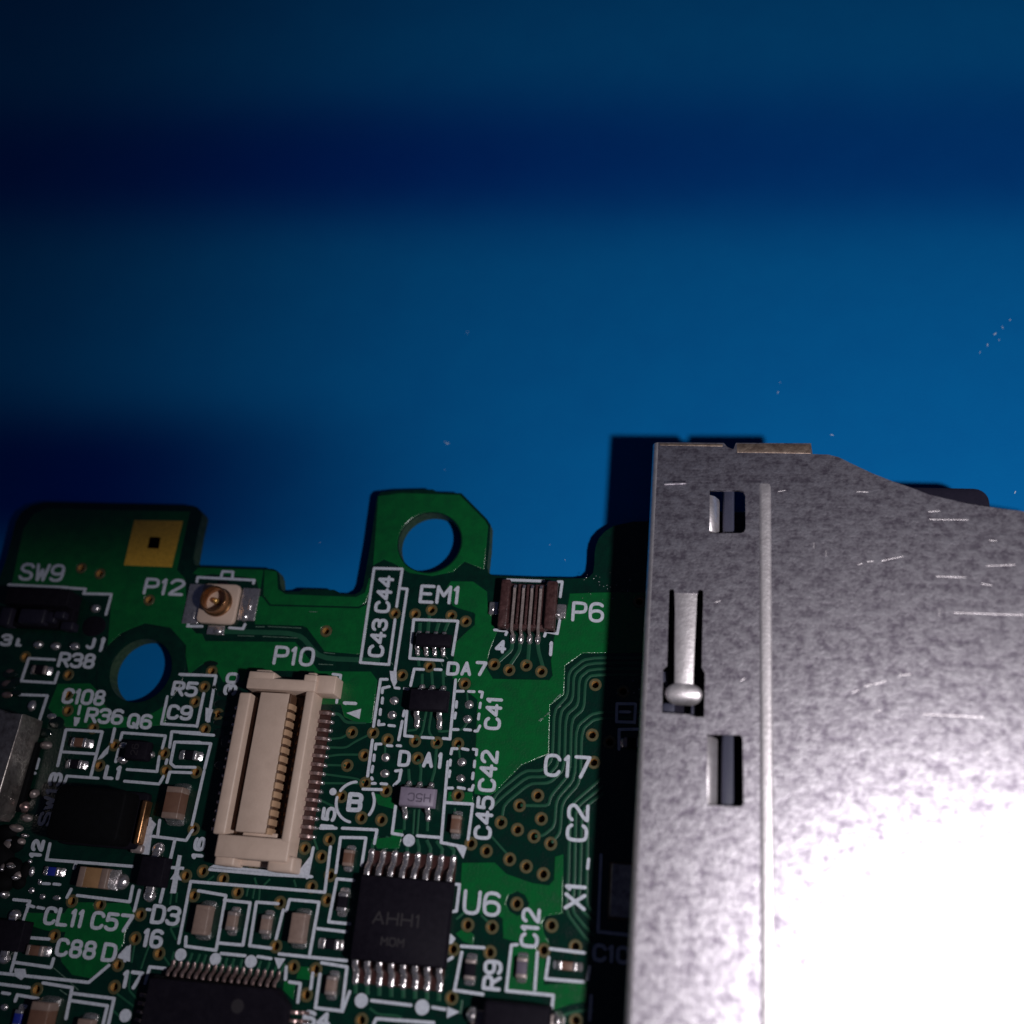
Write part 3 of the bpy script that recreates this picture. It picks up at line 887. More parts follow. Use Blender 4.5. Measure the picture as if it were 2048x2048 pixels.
def solder(k, x, y, rx, ry, h, parent=None, mat='tin', label=None, name='solder_joint', seed=None):
    sx, sy = scl(k, x, y)
    return MB().dome(w(k, x, y, h * .5), rx * sx, ry * sy, 0, h, seed=seed).build(name, mat, parent or root, label, angle=70)


R_ = 'resistor'; C_ = 'capacitor'
chip2('E', 375, 187, 'h', .95, .5, .34, 'black', 'tindull', R_, 'tiny black chip resistor in the white outline beside R38')
chip2('E', 757, 890, 'h', .95, .5, .42, 'cbrown', 'tin', C_, 'small dark brown chip capacitor in the upper box below C108')
chip2('E', 715, 1100, 'h', .9, .48, .32, 'black', 'tin', R_, 'tiny black chip resistor in the lower box above SW13')
chip2('E', 1822, 1013, 'h', .95, .5, .34, 'black', 'tin', R_, 'tiny black chip resistor in the outline below C9')
chip2('E', 1660, 1470, 'v', 1.75, .95, 1.0, 'cbrown', 'cgrey', C_, 'large reddish brown chip capacitor beside the black inductor', fil=.3, tfrac=.2)
chip2('I', 890, 517, 'h', 1.75, 1.05, .85, 'ctan', 'cgrey', C_, 'tan chip capacitor above the print C57', fil=.38, tfrac=.24)
solder('I', 1170, 560, 62, 80, .34)
chip2('I', 497, 457, 'h', .85, .46, .32, 'blue', 'tin', R_, 'tiny blue chip part above the print CL11')
chip2('I', 330, 1222, 'h', 1.0, .5, .45, 'cbrown', 'tindull', C_, 'small brown chip capacitor left of the print C88')
chip2('J', 487, 925, 'v', 1.5, .78, .8, 'cgrey', 'cgrey', C_, 'grey-brown chip capacitor right of the print D3', tfrac=.18)
chip2('J', 780, 935, 'v', .95, .5, .5, 'cgrey', 'tindull', C_, 'small grey chip capacitor, second in the row under the cream connector')
chip2('J', 1108, 970, 'v', .95, .5, .5, 'cgrey', 'tindull', C_, 'small grey chip capacitor, third in the row under the cream connector')
chip2('J', 1418, 1005, 'v', 1.5, .78, .8, 'cgrey', 'cgrey', C_, 'grey-brown chip capacitor, last in the row under the cream connector', tfrac=.18)
chip2('J', 1735, 1160, 'h', .95, .5, .34, 'black', 'tin', R_, 'tiny black chip resistor against the lower left of the U6 chip')
chip2('K', 265, 325, 'v', .85, .5, .48, 'cbrown', 'cgrey', C_, 'small brown chip capacitor left of the top pins of U6')
chip2('K', 212, 752, 'v', .95, .5, .36, 'black', 'tin', R_, 'black chip resistor with bright ends left of U6')
chip2('K', 98, 1560, 'v', .9, .5, .5, 'cgrey', 'tindull', C_, 'small grey chip capacitor left of the bottom pins of U6')
chip2('L', 190, 1405, 'v', 1.0, .52, .36, 'black', 'tindull', R_, 'black chip resistor left of the print R9')
chip2('L', 690, 1388, 'v', 1.0, .52, .40, 'lilacink', 'tindull', C_, 'dark grey chip part below the print C12')
chip2('L', 1132, 1372, 'h', 1.0, .42, .42, 'cbrown', 'tin', C_, 'brown chip capacitor with bright ends beside the steel shell')
chip2('G', 920, 1680, 'v', .95, .5, .5, 'cbrown', 'cgrey', C_, 'small brown chip capacitor left of the print C45')
chip2('I', 355, 1900, 'v', 1.8, 1.05, 1.0, 'cbrown', 'cgrey', C_, 'large brown chip capacitor beside the blue chip part')
chip2('I', 165, 1880, 'v', .85, .45, .34, 'blue', 'tin', R_, 'tiny blue chip part beside the large brown capacitor')
chip2('I', 800, 1985, 'v', 1.0, .8, .6, 'cgrey', 'cgrey', C_, 'grey chip capacitor left of the large flat chip')
chip2('H', 1275, 890, 'h', .9, .5, .4, 'black', 'tindull', R_, 'tiny black chip resistor in the shadow of the steel shell')

# bare pads with a bead of solder each (no part fitted), beside the small five-legged chips
for k, x, y in (('G', 325, 485), ('G', 305, 625), ('G', 1050, 522), ('G', 1035, 665), ('G', 245, 1035), ('G', 235, 1190), ('G', 980, 1080), ('G', 970, 1240)):
    solder(k, x, y, 46, 42, .16)
for k, x, y, rx, ry, h in (('I', 405, 700, 32, 28, .12), ('I', 545, 712, 42, 26, .12), ('I', 35, 1770, 40, 34, .15), ('E', 300, 535, 40, 52, .2), ('E', 500, 640, 50, 30, .1)):
    solder(k, x, y, rx, ry, h)


# ------------------------------------------------------------------ chips with legs
def gull(x, y_in, s, wd, zb, reach, foot, th=.12):
    """path of one gull-wing lead leaving a body edge at y_in in direction s (+1 up the board)"""
    k = reach - foot
    return [(x, y_in - s * .1, zb), (x, y_in + s * k * .35, zb), (x, y_in + s * k * .6, zb - .05), (x, y_in + s * k * .85, zb * .35),
            (x, y_in + s * (k + .05), .10), (x, y_in + s * (k + .15), .07), (x, y_in + s * reach, .07)]


def lead(x, y_in, s, wd, zb, reach, foot, parent, mat='tin', th=.12):
    return MB().bar(gull(x, y_in, s, wd, zb, reach, foot), wd, th).build('pin', mat, parent, angle=75)


# U6, sixteen pins
b = MB()
x0, y0, x1, y1 = rect('K', 385, 510, 1200, 1385, 1.0)
x0 = (w('K', 382, 510, 1.0)[0] + w('K', 308, 1290, 1.0)[0]) / 2
x1 = (w('K', 1268, 560, 1.0)[0] + w('K', 1200, 1385, 1.0)[0]) / 2
y1 = (w('K', 385, 500, 1.0)[1] + w('K', 1265, 560, 1.0)[1]) / 2
y0 = (w('K', 310, 1298, 1.0)[1] + w('K', 1200, 1388, 1.0)[1]) / 2
L = []
for z, i in ((.08, .10), (.5, 0), (.56, 0), (.98, .08), (1.0, .10)):
    L.append([(x, y, z) for x, y in rrect(x0 + i - .08, y0 + i - .08, x1 - i + .08, y1 - i + .08, .05, 2)])
b.loft(L)
u6 = b.build('chip', 'black', root, 'black sixteen-pin chip beside the print U6')
xa, xb = w('K', 490, 330, .1)[0], w('K', 1278, 395, .1)[0]
xc, xd = w('K', 342, 1490, .1)[0], w('K', 1152, 1560, .1)[0]
yt = w('K', 900, 290, .1)[1]
yb = w('K', 740, 1570, .1)[1]
for i in range(8):
    lead(xa + (xb - xa) * i / 7, y1, 1, .30, .52, yt - y1 + .0, .5, u6)
    lead(xc + (xd - xc) * i / 7, y0, -1, .30, .52, y0 - yb + .0, .5, u6)
    for xx, yy in ((xa + (xb - xa) * i / 7, yt - .06), (xc + (xd - xc) * i / 7, yb + .06)):
        MB().dome((xx, yy), .20, .22, 0, .16, n=10).build('solder_joint', 'tin', u6, angle=70)
for ya, yb_ in ((yt + .02, y1 - .05), (yb - .02, y0 + .05)):
    MB().prism([rrect(xa - .2 if ya > y1 else xc - .2, min(ya, yb_), xb + .2 if ya > y1 else xd + .2, max(ya, yb_), .1)], 0, .038, bottom=False).build('flux_residue', 'flux', u6)
text('K', 740, 920, 470, 130, 'AHH1', 0, 1.0, .10, 'chipink', u6, 'faint_marking', .004)
text('K', 700, 1140, 230, 90, 'MOM', 0, 1.0, .08, 'chipink', u6, 'faint_marking', .004)

# large flat chip at the lower edge
zq = 1.2
yq = (w('J', 150, 1485, zq)[1] + w('J', 1235, 1575, zq)[1]) / 2
xl = w('I', 1420, 1540, zq)[0]
xr = w('J', 1320, 1680, zq)[0]
xr = xr + .15
ch = .75
b = MB()
poly = [(xl + .1, yq), (xr - ch, yq), (xr, yq - ch), (xr, yq - 11), (xl, yq - 11), (xl, yq - .1)][::-1]
L = []
cx_, cy_ = (xl + xr) / 2, yq - 5.5
for z, i in ((.1, .04), (.6, .0), (zq - .05, .02), (zq, .028)):
    L.append([(x + (cx_ - x) * i, y + (cy_ - y) * i, z) for x, y in poly])
b.loft(L)
qf = b.build('chip', 'black', root, 'large square black chip with fine pins and a cut corner')
p0, p1 = w('J', 185, 1450, .3), w('J', 1212, 1555, .3)
for i in range(16):
    x = p0[0] + (p1[0] - p0[0]) * i / 15
    lead(x, yq - .05, 1, .18, .5, .78, .3, qf, 'lead')
    MB().dome((x, yq + .68), .10, .16, 0, .13, n=8).build('solder_joint', 'tin', qf, angle=70)
ys = w('J', 1390, 1815, .2)[1]
for i in range(8):
    y = ys - .4 * i
    path = [(xr - .1, y, .5), (xr + .2, y, .5), (xr + .34, y, .4), (xr + .42, y, .12), (xr + .5, y, .07), (xr + .82, y, .07)]
    MB().bar(path, .18, .12, 'y').build('pin', 'lead', qf)
    path = [(xl + .1, y, .5), (xl - .2, y, .5), (xl - .34, y, .4), (xl - .42, y, .12), (xl - .5, y, .07), (xl - .82, y, .07)]
    MB().bar(path, .18, .12, 'y').build('pin', 'lead', qf)
    MB().dome((xr + .72, y), .18, .09, 0, .13, n=8).build('solder_joint', 'tin', qf, angle=70)
MB().lathe(w('J', 845, 1760, zq), [(.34, zq - .01), (.34, zq + .003), (.01, zq + .003)], 24).build('pin_one_mark', 'chipink', qf)


def sot(k, tl, br, z, body, label, top, bot, lw, topreach, botreach, mat='tin'):
    r = rect(k, *tl, *br, z)
    b = MB()
    L = []
    for zz, i in ((.12, .08), (z * .5, 0), (z * .55, 0), (z - .02, .05), (z, .07)):
        L.append([(x, y, zz) for x, y in rrect(r[0] + i - .05, r[1] + i - .05, r[2] - i + .05, r[3] - i + .05, .04, 2)])
    b.loft(L)
    o = b.build('chip', body, root, label)
    for lst, s, ye, rc in ((top, 1, r[3], topreach), (bot, -1, r[1], botreach)):
        for x, y in lst:
            xx = w(k, x, y, .1)[0]
            lead(xx, ye, s, lw, z * .45, rc, rc * .45, o, mat)
            MB().dome((xx, ye + s * (rc - .08)), lw * .62, .20, 0, .17, n=10).build('solder_joint', 'tin', o, angle=70)
    return o


sot('G', (492, 375), (826, 582), .95, 'black', 'small black five-legged chip between the prints DA7 and C41', [(600, 340), (700, 345), (805, 350)],
    [(550, 700), (765, 720)], .30, .42, .85)
h5 = sot('G', (395, 1320), (702, 1516), .95, 'lilac', 'small lilac-grey five-legged chip below the print DA1', [(475, 1270), (580, 1270), (690, 1280)],
         [(433, 1610), (655, 1620)], .26, .40, .60)
text('G', 572, 1425, 225, 85, 'H5C', 180, .95, .07, 'lilacink', h5, 'chip_marking', .004)
em1 = sot('C', (548, 1478), (862, 1602), .7, 'black', 'small black eight-legged chip in the white outline below EM1', [(575, 1460), (655, 1460), (735, 1460), (815, 1465)],
          [(556, 1650), (640, 1655), (722, 1660), (806, 1655)], .24, .24, .42)
q6 = sot('E', (1230, 875), (1395, 1060), .9, 'black', 'small black transistor below the print Q6', [], [], .3, .3, .3)
for x, y in ((1440, 1005), (1190, 920), (1175, 1060)):
    solder('E', x, y, 48, 38, .3, q6)
text('E', 1300, 960, 110, 70, '26', 90, .9, .06, 'chipink', q6, 'faint_marking', .004)


def slab(k, tl, br, z, mat, label, name, bev=.06, z0=.06):
    r = rect(k, *tl, *br, z)
    return MB().box(*r, z0, z, bev).build(name, mat, root, label), r


d3, r = slab('I', (1370, 305), (1545, 612), .95, 'black', 'black rectangular diode left of the D3 outline', 'diode')
for k, x, y, h in (('I', 1520, 235, .3), ('I', 1435, 690, .3)):
    solder(k, x, y, 62, 62, h, d3, 'tin', seed=3)
    c = w(k, x, y, .2)
    MB().box(c[0] - .22, min(c[1], (r[1] + r[3]) / 2), c[0] + .22, max(c[1], (r[1] + r[3]) / 2), .08, .26, .03).build('terminal', 'tin', d3)
d4, r = slab('I', (-150, 905), (170, 1240), .95, 'black', 'black rectangular diode left of the print CL11', 'diode')
for k, x, y, h in (('I', 130, 880, .3), ('I', 30, 1300, .3)):
    solder(k, x, y, 58, 55, h, d4, 'tin', seed=5)
    c = w(k, x, y, .2)
    MB().box(c[0] - .22, min(c[1], (r[1] + r[3]) / 2), c[0] + .22, max(c[1], (r[1] + r[3]) / 2), .08, .26, .03).build('terminal', 'tin', d4)

# black part cut by the lower frame edge
bk, r = slab('L', (330, 1700), (930, 2300), 1.5, 'black', 'black rectangular part with a rounded silver end below R9', 'diode', .14)
for x, y, sx_ in ((215, 1850, 1), (1040, 1900, -1)):
    solder('L', x, y, 70, 95, .7, bk, 'tin')
    c = w('L', x, y, .3)
    MB().box(min(c[0], c[0] + sx_ * 1.0), c[1] - .9, max(c[0], c[0] + sx_ * 1.0), c[1] + .28, .06, .5, .08).build('terminal', 'tindull', bk)

# crystal in the shadow of the shell
xt, r = slab('L', (1560, 380), (2050, 935), .75, 'can', 'small metal crystal can half under the steel shell beside X1', 'crystal', .08)
MB().box(r[0] - .12, r[1] - .12, r[2] + .12, r[3] + .12, .04, .32, .06).build('ceramic_base', 'creamdark', xt)

# black power inductor
zl = 2.1
x0, y0, x1, y1 = rect('E', 555, 1300, 1110, 1880, zl)
L = []
b = MB()
b.box(x0, y0, x1, y1, .35, zl, .12, .35)
ind = b.build('inductor', 'ferrite', root, 'square matt black power inductor above the print CL11')
MB().box(x0 - .05, y0 - .1, x1 + .5, y1 + .1, .05, .45, .1, .2).build('base', 'black', ind)
b = MB()
b.box(x1 + .30, y0 + .2, x1 + .62, y1 - .35, .06, .75, .08)
b.build('terminal', 'brass', ind, 'tarnished yellow-brown end terminal')
MB().box(x1 + .02, y0 - .25, x1 + .75, y0 + .2, .04, .40, .1).build('terminal', 'tindull', ind)

# slide switch SW9
zs = 1.5
x0, y0, x1, y1 = rect('A', 75, 1035, 640, 1215, zs)
xs0 = w('A', 50, 1215, zs)[0]
b = MB()
b.box(x0, y0, x1, y1, .05, zs, .08)
sw = b.build('slide_switch', 'black', root, 'black slide switch below the print SW9')
yl = w('A', 300, 1410, .8)[1]
MB().box(x0 - .1, yl, x1 + .05, y0 + .05, .05, .65, .05).build('lower_body', 'black', sw)
for tl, br, z, nm in (((200, 1235), (405, 1385), 1.25, 'slider'), ((432, 1265), (515, 1375), 1.0, 'stop'), ((525, 1260), (610, 1335), 1.15, 'stop'), ((20, 1225), (75, 1400), 1.1, 'post'), ((590, 1360), (690, 1445), .9, 'post')):
    r = rect('A', *tl, *br, z)
    MB().box(*r, .2, z, .09).build(nm, 'navy', sw)
for x, y in ((360, 1585), (530, 1600), (715, 1600), (915, 1235)):
    solder('A', x, y, 48, 40, .25, sw)
solder('A', 900, 1410, 110, 95, .08, sw, 'black', name='locating_peg')

# switch with a metal can at the left edge of the frame
zc = 2.4
b = MB()
pc = pts('E', '-700 560 -20 560 70 600 222 615 190 740 -40 1500 -120 1620 -900 1600', zc)
L = []
for z, i in ((.3, 0), (zc - .15, 0), (zc - .04, .012), (zc, .03)):
    cxm = sum(p[0] for p in pc) / len(pc); cym = sum(p[1] for p in pc) / len(pc)
    L.append([(x + (cxm - x) * i, y + (cym - y) * i, z) for x, y in pc][::-1])
b.loft(L)
can = b.build('switch', 'can', root, 'scuffed metal-topped switch beside the print SW13')
MB().box(*rect('E', -900, 800, 190, 1560, .5), .05, .5, .12).build('base', 'ferrite', can)
for x, y, rx, ry, h in ((430, 915, 60, 40, .3), (320, 935, 40, 35, .4), (320, 1390, 45, 50, .4), (225, 1510, 75, 60, .5), (75, 1590, 45, 40, .4), (250, 1620, 55, 40, .3), (140, 1720, 80, 40, .3),
                        (50, 2100, 60, 60, .5), (110, 2080, 55, 40, .6), (30, 2250, 70, 60, .4), (160, 2180, 60, 60, .3), (80, 1880, 70, 60, .35), (190, 1850, 50, 40, .25), (60, 330, 60, 45, .15), (90, 210, 50, 30, .12), (60, 430, 55, 30, .12)):
    solder('E', x, y, rx, ry, h, can, 'tindull' if (int(x) % 3) else 'lead')
for x, y, rx, ry, h in ((-60, 300, 170, 150, .7), (90, 430, 110, 120, .5), (-20, 560, 150, 110, .6), (170, 560, 70, 70, .3), (120, 200, 100, 80, .3), (230, 450, 50, 90, .2), (40, 80, 110, 80, .4)):
    solder('I', x, y, rx, ry, h, can, 'ferrite', name='body_lump')
for x, y, rx, ry, h in ((110, 410, 45, 30, .75), (30, 440, 50, 30, .6), (300, 460, 30, 50, .14), (285, 360, 22, 22, .1), (30, 680, 45, 40, .4), (230, 110, 40, 20, .25), (100, 160, 60, 25, .3), (300, 640, 30, 30, .1), (380, 560, 22, 30, .1), (150, 520, 50, 30, .5)):
    solder('I', x, y, rx, ry, h, can, 'tin')
for k, x, y, rx, ry, h in (('E', 60, 340, 90, 50, .14), ('E', 90, 230, 70, 40, .12), ('E', 160, 420, 60, 30, .1), ('E', 540, 700, 80, 60, .12), ('E', 380, 800, 120, 50, .2), ('E', 150, 300, 60, 40, .1), ('E', 100, 1000, 90, 70, .3), ('E', 330, 1500, 110, 110, .25)):
    solder(k, x, y, rx, ry, h, can, 'gloss', name='flux_blob')

# ------------------------------------------------------------------ coaxial socket P12
c = w('B', 315, 1142, 1.2)
zb_ = .36
r = rect('B', 150, 1000, 600, 1395, zb_)
b = MB()
b.box(c[0] - 1.22, c[1] - 1.30, c[0] + 1.22, c[1] + 1.22, .03, zb_, .05, .28)
ux = b.build('coaxial_socket', 'cream', root, 'tiny round brass coaxial socket on a cream base beside P12')
# barrel
R0 = .80
b = MB()
b.lathe(c, [(R0 - .1, zb_), (R0 + .12, zb_), (R0 + .12, zb_ + .14), (R0 + .02, zb_ + .24), (R0 - .02, zb_ + .34), (R0 + .01, zb_ + .5), (R0 + .03, 1.1), (R0 + .01, 1.2), (R0 - .07, 1.2), (R0 - .10, 1.14), (R0 - .10, zb_)], 40)
b.build('barrel', 'brass', ux)
MB().lathe(c, [(R0 - .1, zb_ - .02), (R0 - .1, zb_ + .08), (.02, zb_ + .08)], 32).build('inner_floor', 'cream', ux)
MB().lathe(c, [(.19, zb_), (.18, .75), (.14, .86), (.07, .92), (.01, .935)], 20).build('centre_pin', 'gold', ux)
for nm, tl, br in (('ground_pad', (610, 1040), (715, 1360)), ('ground_pad', (95, 1000), (165, 1390)), ('signal_pad', (270, 1400), (415, 1495))):
    rr = rect('B', *tl, *br, .1)
    MB().box(*rr, 0, .10, .04).build(nm, 'tin', ux)
for x, y, rx, ry, h in ((620, 1310, 50, 50, .26), (680, 1200, 28, 80, .2), (360, 1455, 50, 38, .24), (130, 1300, 28, 70, .15)):
    solder('B', x, y, rx, ry, h, ux)
MB().box(*rect('B', 375, 975, 450, 1010, .2), 0, .2, .04).build('ground_pad', 'black', ux)

# ------------------------------------------------------------------ cream board-to-board connector P10
zt = 1.55
fx0 = (w('F', 555, 450, zt)[0] + w('F', 335, 1690, zt)[0]) / 2       # outer left
fx1 = (w('F', 672, 440, zt)[0] + w('F', 450, 1740, zt)[0]) / 2       # inner left
fx2 = (w('F', 1195, 460, zt)[0] + w('F', 990, 1780, zt)[0]) / 2     # inner right
fx3 = (w('F', 1285, 430, zt)[0] + w('F', 1085, 1780, zt)[0]) / 2     # outer right
fyt = w('F', 950, 385, zt)[1]                                         # inner top
fyb = w('F', 760, 1790, zt)[1]                                        # inner bottom
ft0 = w('F', 1040, 278, zt)[1]                                         # outer top
fb0 = w('J', 820, 330, zt)[1]                                         # outer bottom
b = MB()
b.box(fx0, fyb - .1, fx1, fyt - .25, .05, zt, .10)                   # left wall
b.box(fx2, fyb - .3, fx3, fyt + .05, .05, zt, .09)                   # right wall
b.box(fx0 + .32, fyt, fx3, ft0, .05, zt - .004, .08)                 # upper end
b.box(fx0 + .34, fb0, fx3 - .003, fyb - .08, .05, zt - .006, .08)    # lower end
b.box(fx0 + .34, ft0 - .1, fx0 + 1.95, ft0 + .36, .05, zt - .002, .08)
b.box(fx0 + .62, ft0 - .1, fx0 + 1.6, ft0 + .55, .05, zt - .30, .10)   # horns of the upper end
b.box(fx3 - .80, ft0 - .1, fx3 - .002, ft0 + .34, .05, zt - .008, .08)
b.box(fx3 - .72, ft0 - .1, fx3 - .15, ft0 + .52, .05, zt - .28, .10)
b.box(fx0 + .36, fb0 - .42, fx0 + 1.5, fb0 + .1, .05, zt - .14, .10)    # horns of the lower end
b.box(fx3 - 1.15, fb0 - .50, fx3 + .32, fb0 + .35, .05, zt - .16, .12)
b.box(fx0 + .5, fb0 - .30, fx3 - .5, fb0 + .06, .05, .5, .05)
rr = rect('F', 1335, 240, 1488, 425, zt - .2)
b.box(fx3 - .06, rr[1], rr[2], rr[3], .05, zt - .2, .06)             # tab on the right of the upper end
con = b.build('connector', 'cream', root, 'long cream plastic board connector below the print P10')
MB().box(fx0 + .2, fyb - .2, fx3 - .2, fyt + .1, .04, .38, .02).build('cavity_floor', 'creamdark', con)  # dark brown floor colour carries the shade inside the cavity
tz = 1.50
tx0 = (w('F', 765, 440, tz)[0] + w('F', 540, 1740, tz)[0]) / 2
tx1 = (w('F', 1055, 440, tz)[0] + w('F', 850, 1700, tz)[0]) / 2
MB().box(tx0, fyb + .12, tx1, fyt - .16, .3, tz, .05).build('tongue', 'cream', con)
MB().box(tx1 - .1, fyb + .14, tx1 + .10, fyt - .18, .3, tz - .01, .03).build('contact_bed', 'creamdark', con)
MB().box(tx0 + .3, fyb - .1, tx1 + .5, fyb + .2, .3, 1.1, .05).build('tongue_foot', 'cream', con)
py0, py1 = w('F', 1445, 612, .15)[1], w('F', 1282, 1805, .15)[1]
pxr = (w('F', 1462, 612, .12)[0] + w('F', 1300, 1805, .12)[0]) / 2
for i in range(15):
    y = py0 + (py1 - py0) * i / 14
    # contact on the tongue: runs over its right shoulder and down
    MB().bar([(tx1 - .06, y, tz - .03), (tx1 + .05, y, tz + .0), (tx1 + .16, y, tz - .12), (tx1 + .20, y, tz - .4), (tx1 + .22, y, .4)], .33, .05, 'y').build('contact', 'contact', con)
    # spring contact in the gap
    MB().bar([(fx2 + .05, y, 1.1), (fx2 - .14, y, 1.25), (fx2 - .24, y, 1.05), (fx2 - .16, y, .45)], .2, .06, 'y').build('contact', 'brass', con)
    # tail on the board
    MB().bar([(fx3 - .1, y, .22), (pxr - .42, y, .22), (pxr - .28, y, .16), (pxr - .16, y, .09), (pxr + .02, y, .08)], .21, .11, 'y').build('pin', 'lead', con)
    MB().dome((pxr - .02, y), .17, .13, 0, .19, n=10).build('solder_joint', 'tin', con, angle=70)
    MB().bar([(fx0 + .1, y, .22), (fx0 - .35, y, .22), (fx0 - .5, y, .1), (fx0 - .75, y, .08)], .21, .11, 'y').build('pin', 'lead', con)
    MB().dome((fx0 - .62, y), .17, .13, 0, .18, n=10).build('solder_joint', 'tin', con, angle=70)
MB().prism([rrect(fx3 - .05, py1 - .2, pxr - .10, py0 + .2, .1)], 0, .036, bottom=False).build('flux_residue', 'flux', con)
MB().prism([pts('J', '575 420 1175 475 1540 520 1560 300 1430 470 1190 450 620 395')], 0, .0895, bottom=False).build('printed_outline', 'silk', root)

for x, y, rx, ry in ((400, 520, 70, 40), (430, 620, 60, 30), (400, 700, 80, 35), (370, 800, 60, 50), (440, 880, 50, 60), (560, 330, 60, 40), (540, 400, 70, 30), (420, 420, 60, 30), (300, 640, 40, 50), (390, 1110, 60, 40), (300, 130, 80, 30), (330, 360, 30, 50)):
    solder('F', x, y, rx, ry, .07, con, 'gloss', name='flux_blob')

# ------------------------------------------------------------------ dark brown connector P6
z6 = .85
cx0 = (w('C', 1375, 960, z6)[0] + w('C', 1310, 1420, z6)[0]) / 2
cx1 = (w('D', 548, 965, z6)[0] + w('D', 535, 1435, z6)[0]) / 2
cy1 = w('C', 1600, 960, z6)[1]
cy0 = w('C', 1600, 1425, z6)[1]
ci0 = (w('C', 1450, 1000, z6)[0] + w('C', 1420, 1400, z6)[0]) / 2
ci1 = (w('C', 1805, 1000, z6)[0] + w('C', 1770, 1400, z6)[0]) / 2
b = MB()
b.box(cx0, cy0, cx1, cy1 - .14, .04, .45, .05)
b.box(cx0, cy0, ci0, cy1, .05, z6, .10)
b.box(ci1, cy0, cx1, cy1, .05, z6 - .003, .10)
b.box(ci0 - .05, cy0 + .02, ci1 + .05, cy0 + .30, .05, .62, .06)
p6 = b.build('connector', 'brown', root, 'small dark brown four-way connector beside the print P6')
xs = [(w('C', 1488, 1100, .7)[0], w('C', 1472, 1540, .1)[0]), (w('C', 1580, 1100, .7)[0], w('C', 1553, 1540, .1)[0]),
      (w('C', 1660, 1100, .7)[0], w('C', 1636, 1540, .1)[0]), (w('C', 1752, 1100, .7)[0], w('C', 1716, 1540, .1)[0])]
yp = w('C', 1590, 1565, .1)[1]
for i, (xa_, xb_) in enumerate(xs):
    xm = (xa_ + xb_) / 2
    MB().bar([(xm, cy1 - .3, .55), (xm, cy1 - .55, .78), (xm, cy1 - .9, .68), (xm, cy0 + .35, .66), (xm, cy0 + .02, .68), (xm, cy0 - .12, .5), (xb_, cy0 - .22, .16), (xb_, cy0 - .34, .09), (xb_, yp, .08)], .17, .10).build('contact', 'tindull', p6, angle=30)
    MB().dome((xb_, yp + .22), .17, .36, 0, .24, n=12).build('solder_joint', 'tin', p6, angle=70)
    if i < 3:
        xn = (xm + (xs[i + 1][0] + xs[i + 1][1]) / 2) / 2
        MB().box(xn - .07, cy0 + .2, xn + .07, cy1 - .25, .3, .74, .03).build('divider', 'brown', p6)
for k, tl, br in (('C', (1252, 1175), (1335, 1300)), ('D', (505, 1195), (632, 1335))):
    rr = rect(k, *tl, *br, .2)
    MB().box(*rr, .0, .22, .06).build('solder_tab', 'tin', p6)
solder('D', 555, 1300, 52, 40, .36, p6)
solder('C', 1285, 1240, 30, 55, .3, p6)

# gold pad with a square hole in it
b = MB()
b.prism([pts('A', '1300 390 1770 398 1662 845 1200 826')], 0, .045, [pts('A', '1450 550 1556 556 1536 666 1425 660')], bottom=False)
pd = b.build('gold_pad', 'pad', root, 'matt gold contact pad with a square hole in it')
b = MB()
b.prism([pts('A', '1450 550 1556 556 1536 666 1425 660')], 0, .033, bottom=False)
b.build('pad_window', 'hole', pd)

# ------------------------------------------------------------------ steel card socket
ZS = 4.3
top_outline = (pts('M', '525 95 1035 100 1062 132 1108 148 1128 100 1708 102 1720 186 1842 190', ZS) +
               pts('N', '500 210 580 250 760 335 930 402 1060 445 1200 500 1500 570 1730 605 1932 630', ZS) + pts('p', '2150 1040 2300 2350 1248 2350', ZS))
xw0 = w('M', 525, 95, ZS)[0]
win1 = pts('M', '925 468 1150 466 1185 475 1200 505 1203 760 1190 788 1165 797 925 797', ZS)
slot = pts('Q', '893 200 900 183 945 183 955 200 960 230 1255 240 1262 205 1275 190 1320 195 1331 215 1322 600 1311 1195 1352 1262 1342 1830 1235 1832 1150 1797 800 1775 812 1220 865 1165 880 600', ZS)
win2 = pts('O', '396 408 560 412 570 430 575 745 562 760 400 752', ZS)
b = MB()
b.prism([top_outline], ZS - .18, ZS, [win1, slot, win2])
shell = b.build('card_socket', 'shell', root, 'scratched mottled steel shell of the card socket', angle=30)
# folded left wall with a rounded shoulder
edge = [w('M', 525, 97, ZS), (w('p', 1262, 2048, ZS)[0], w('p', 1262, 2048, ZS)[1]), w('p', 1248, 2350, ZS)]
rr_ = .42
b = MB()
loops = []
for p in (edge[0], edge[2]):
    prof = []
    for i in range(8):
        a = math.pi / 2 * i / 7
        prof.append((p[0] + .02 - rr_ * math.sin(a) * .75, p[1], ZS + .012 - rr_ * (1 - math.cos(a))))
    prof.append((p[0] + .02 - rr_ * .75, p[1], .1))
    prof.append((p[0] + .02 - rr_ * .75 + .15, p[1], .1))
    prof.append((p[0] + .02 - rr_ * .75 + .15, p[1], ZS - rr_ - .1))
    prof.append((p[0] + .02, p[1], ZS - .2))
    loops.append(prof)
b.loft(loops)
b.build('side_wall', 'worn_lit', shell, angle=50)
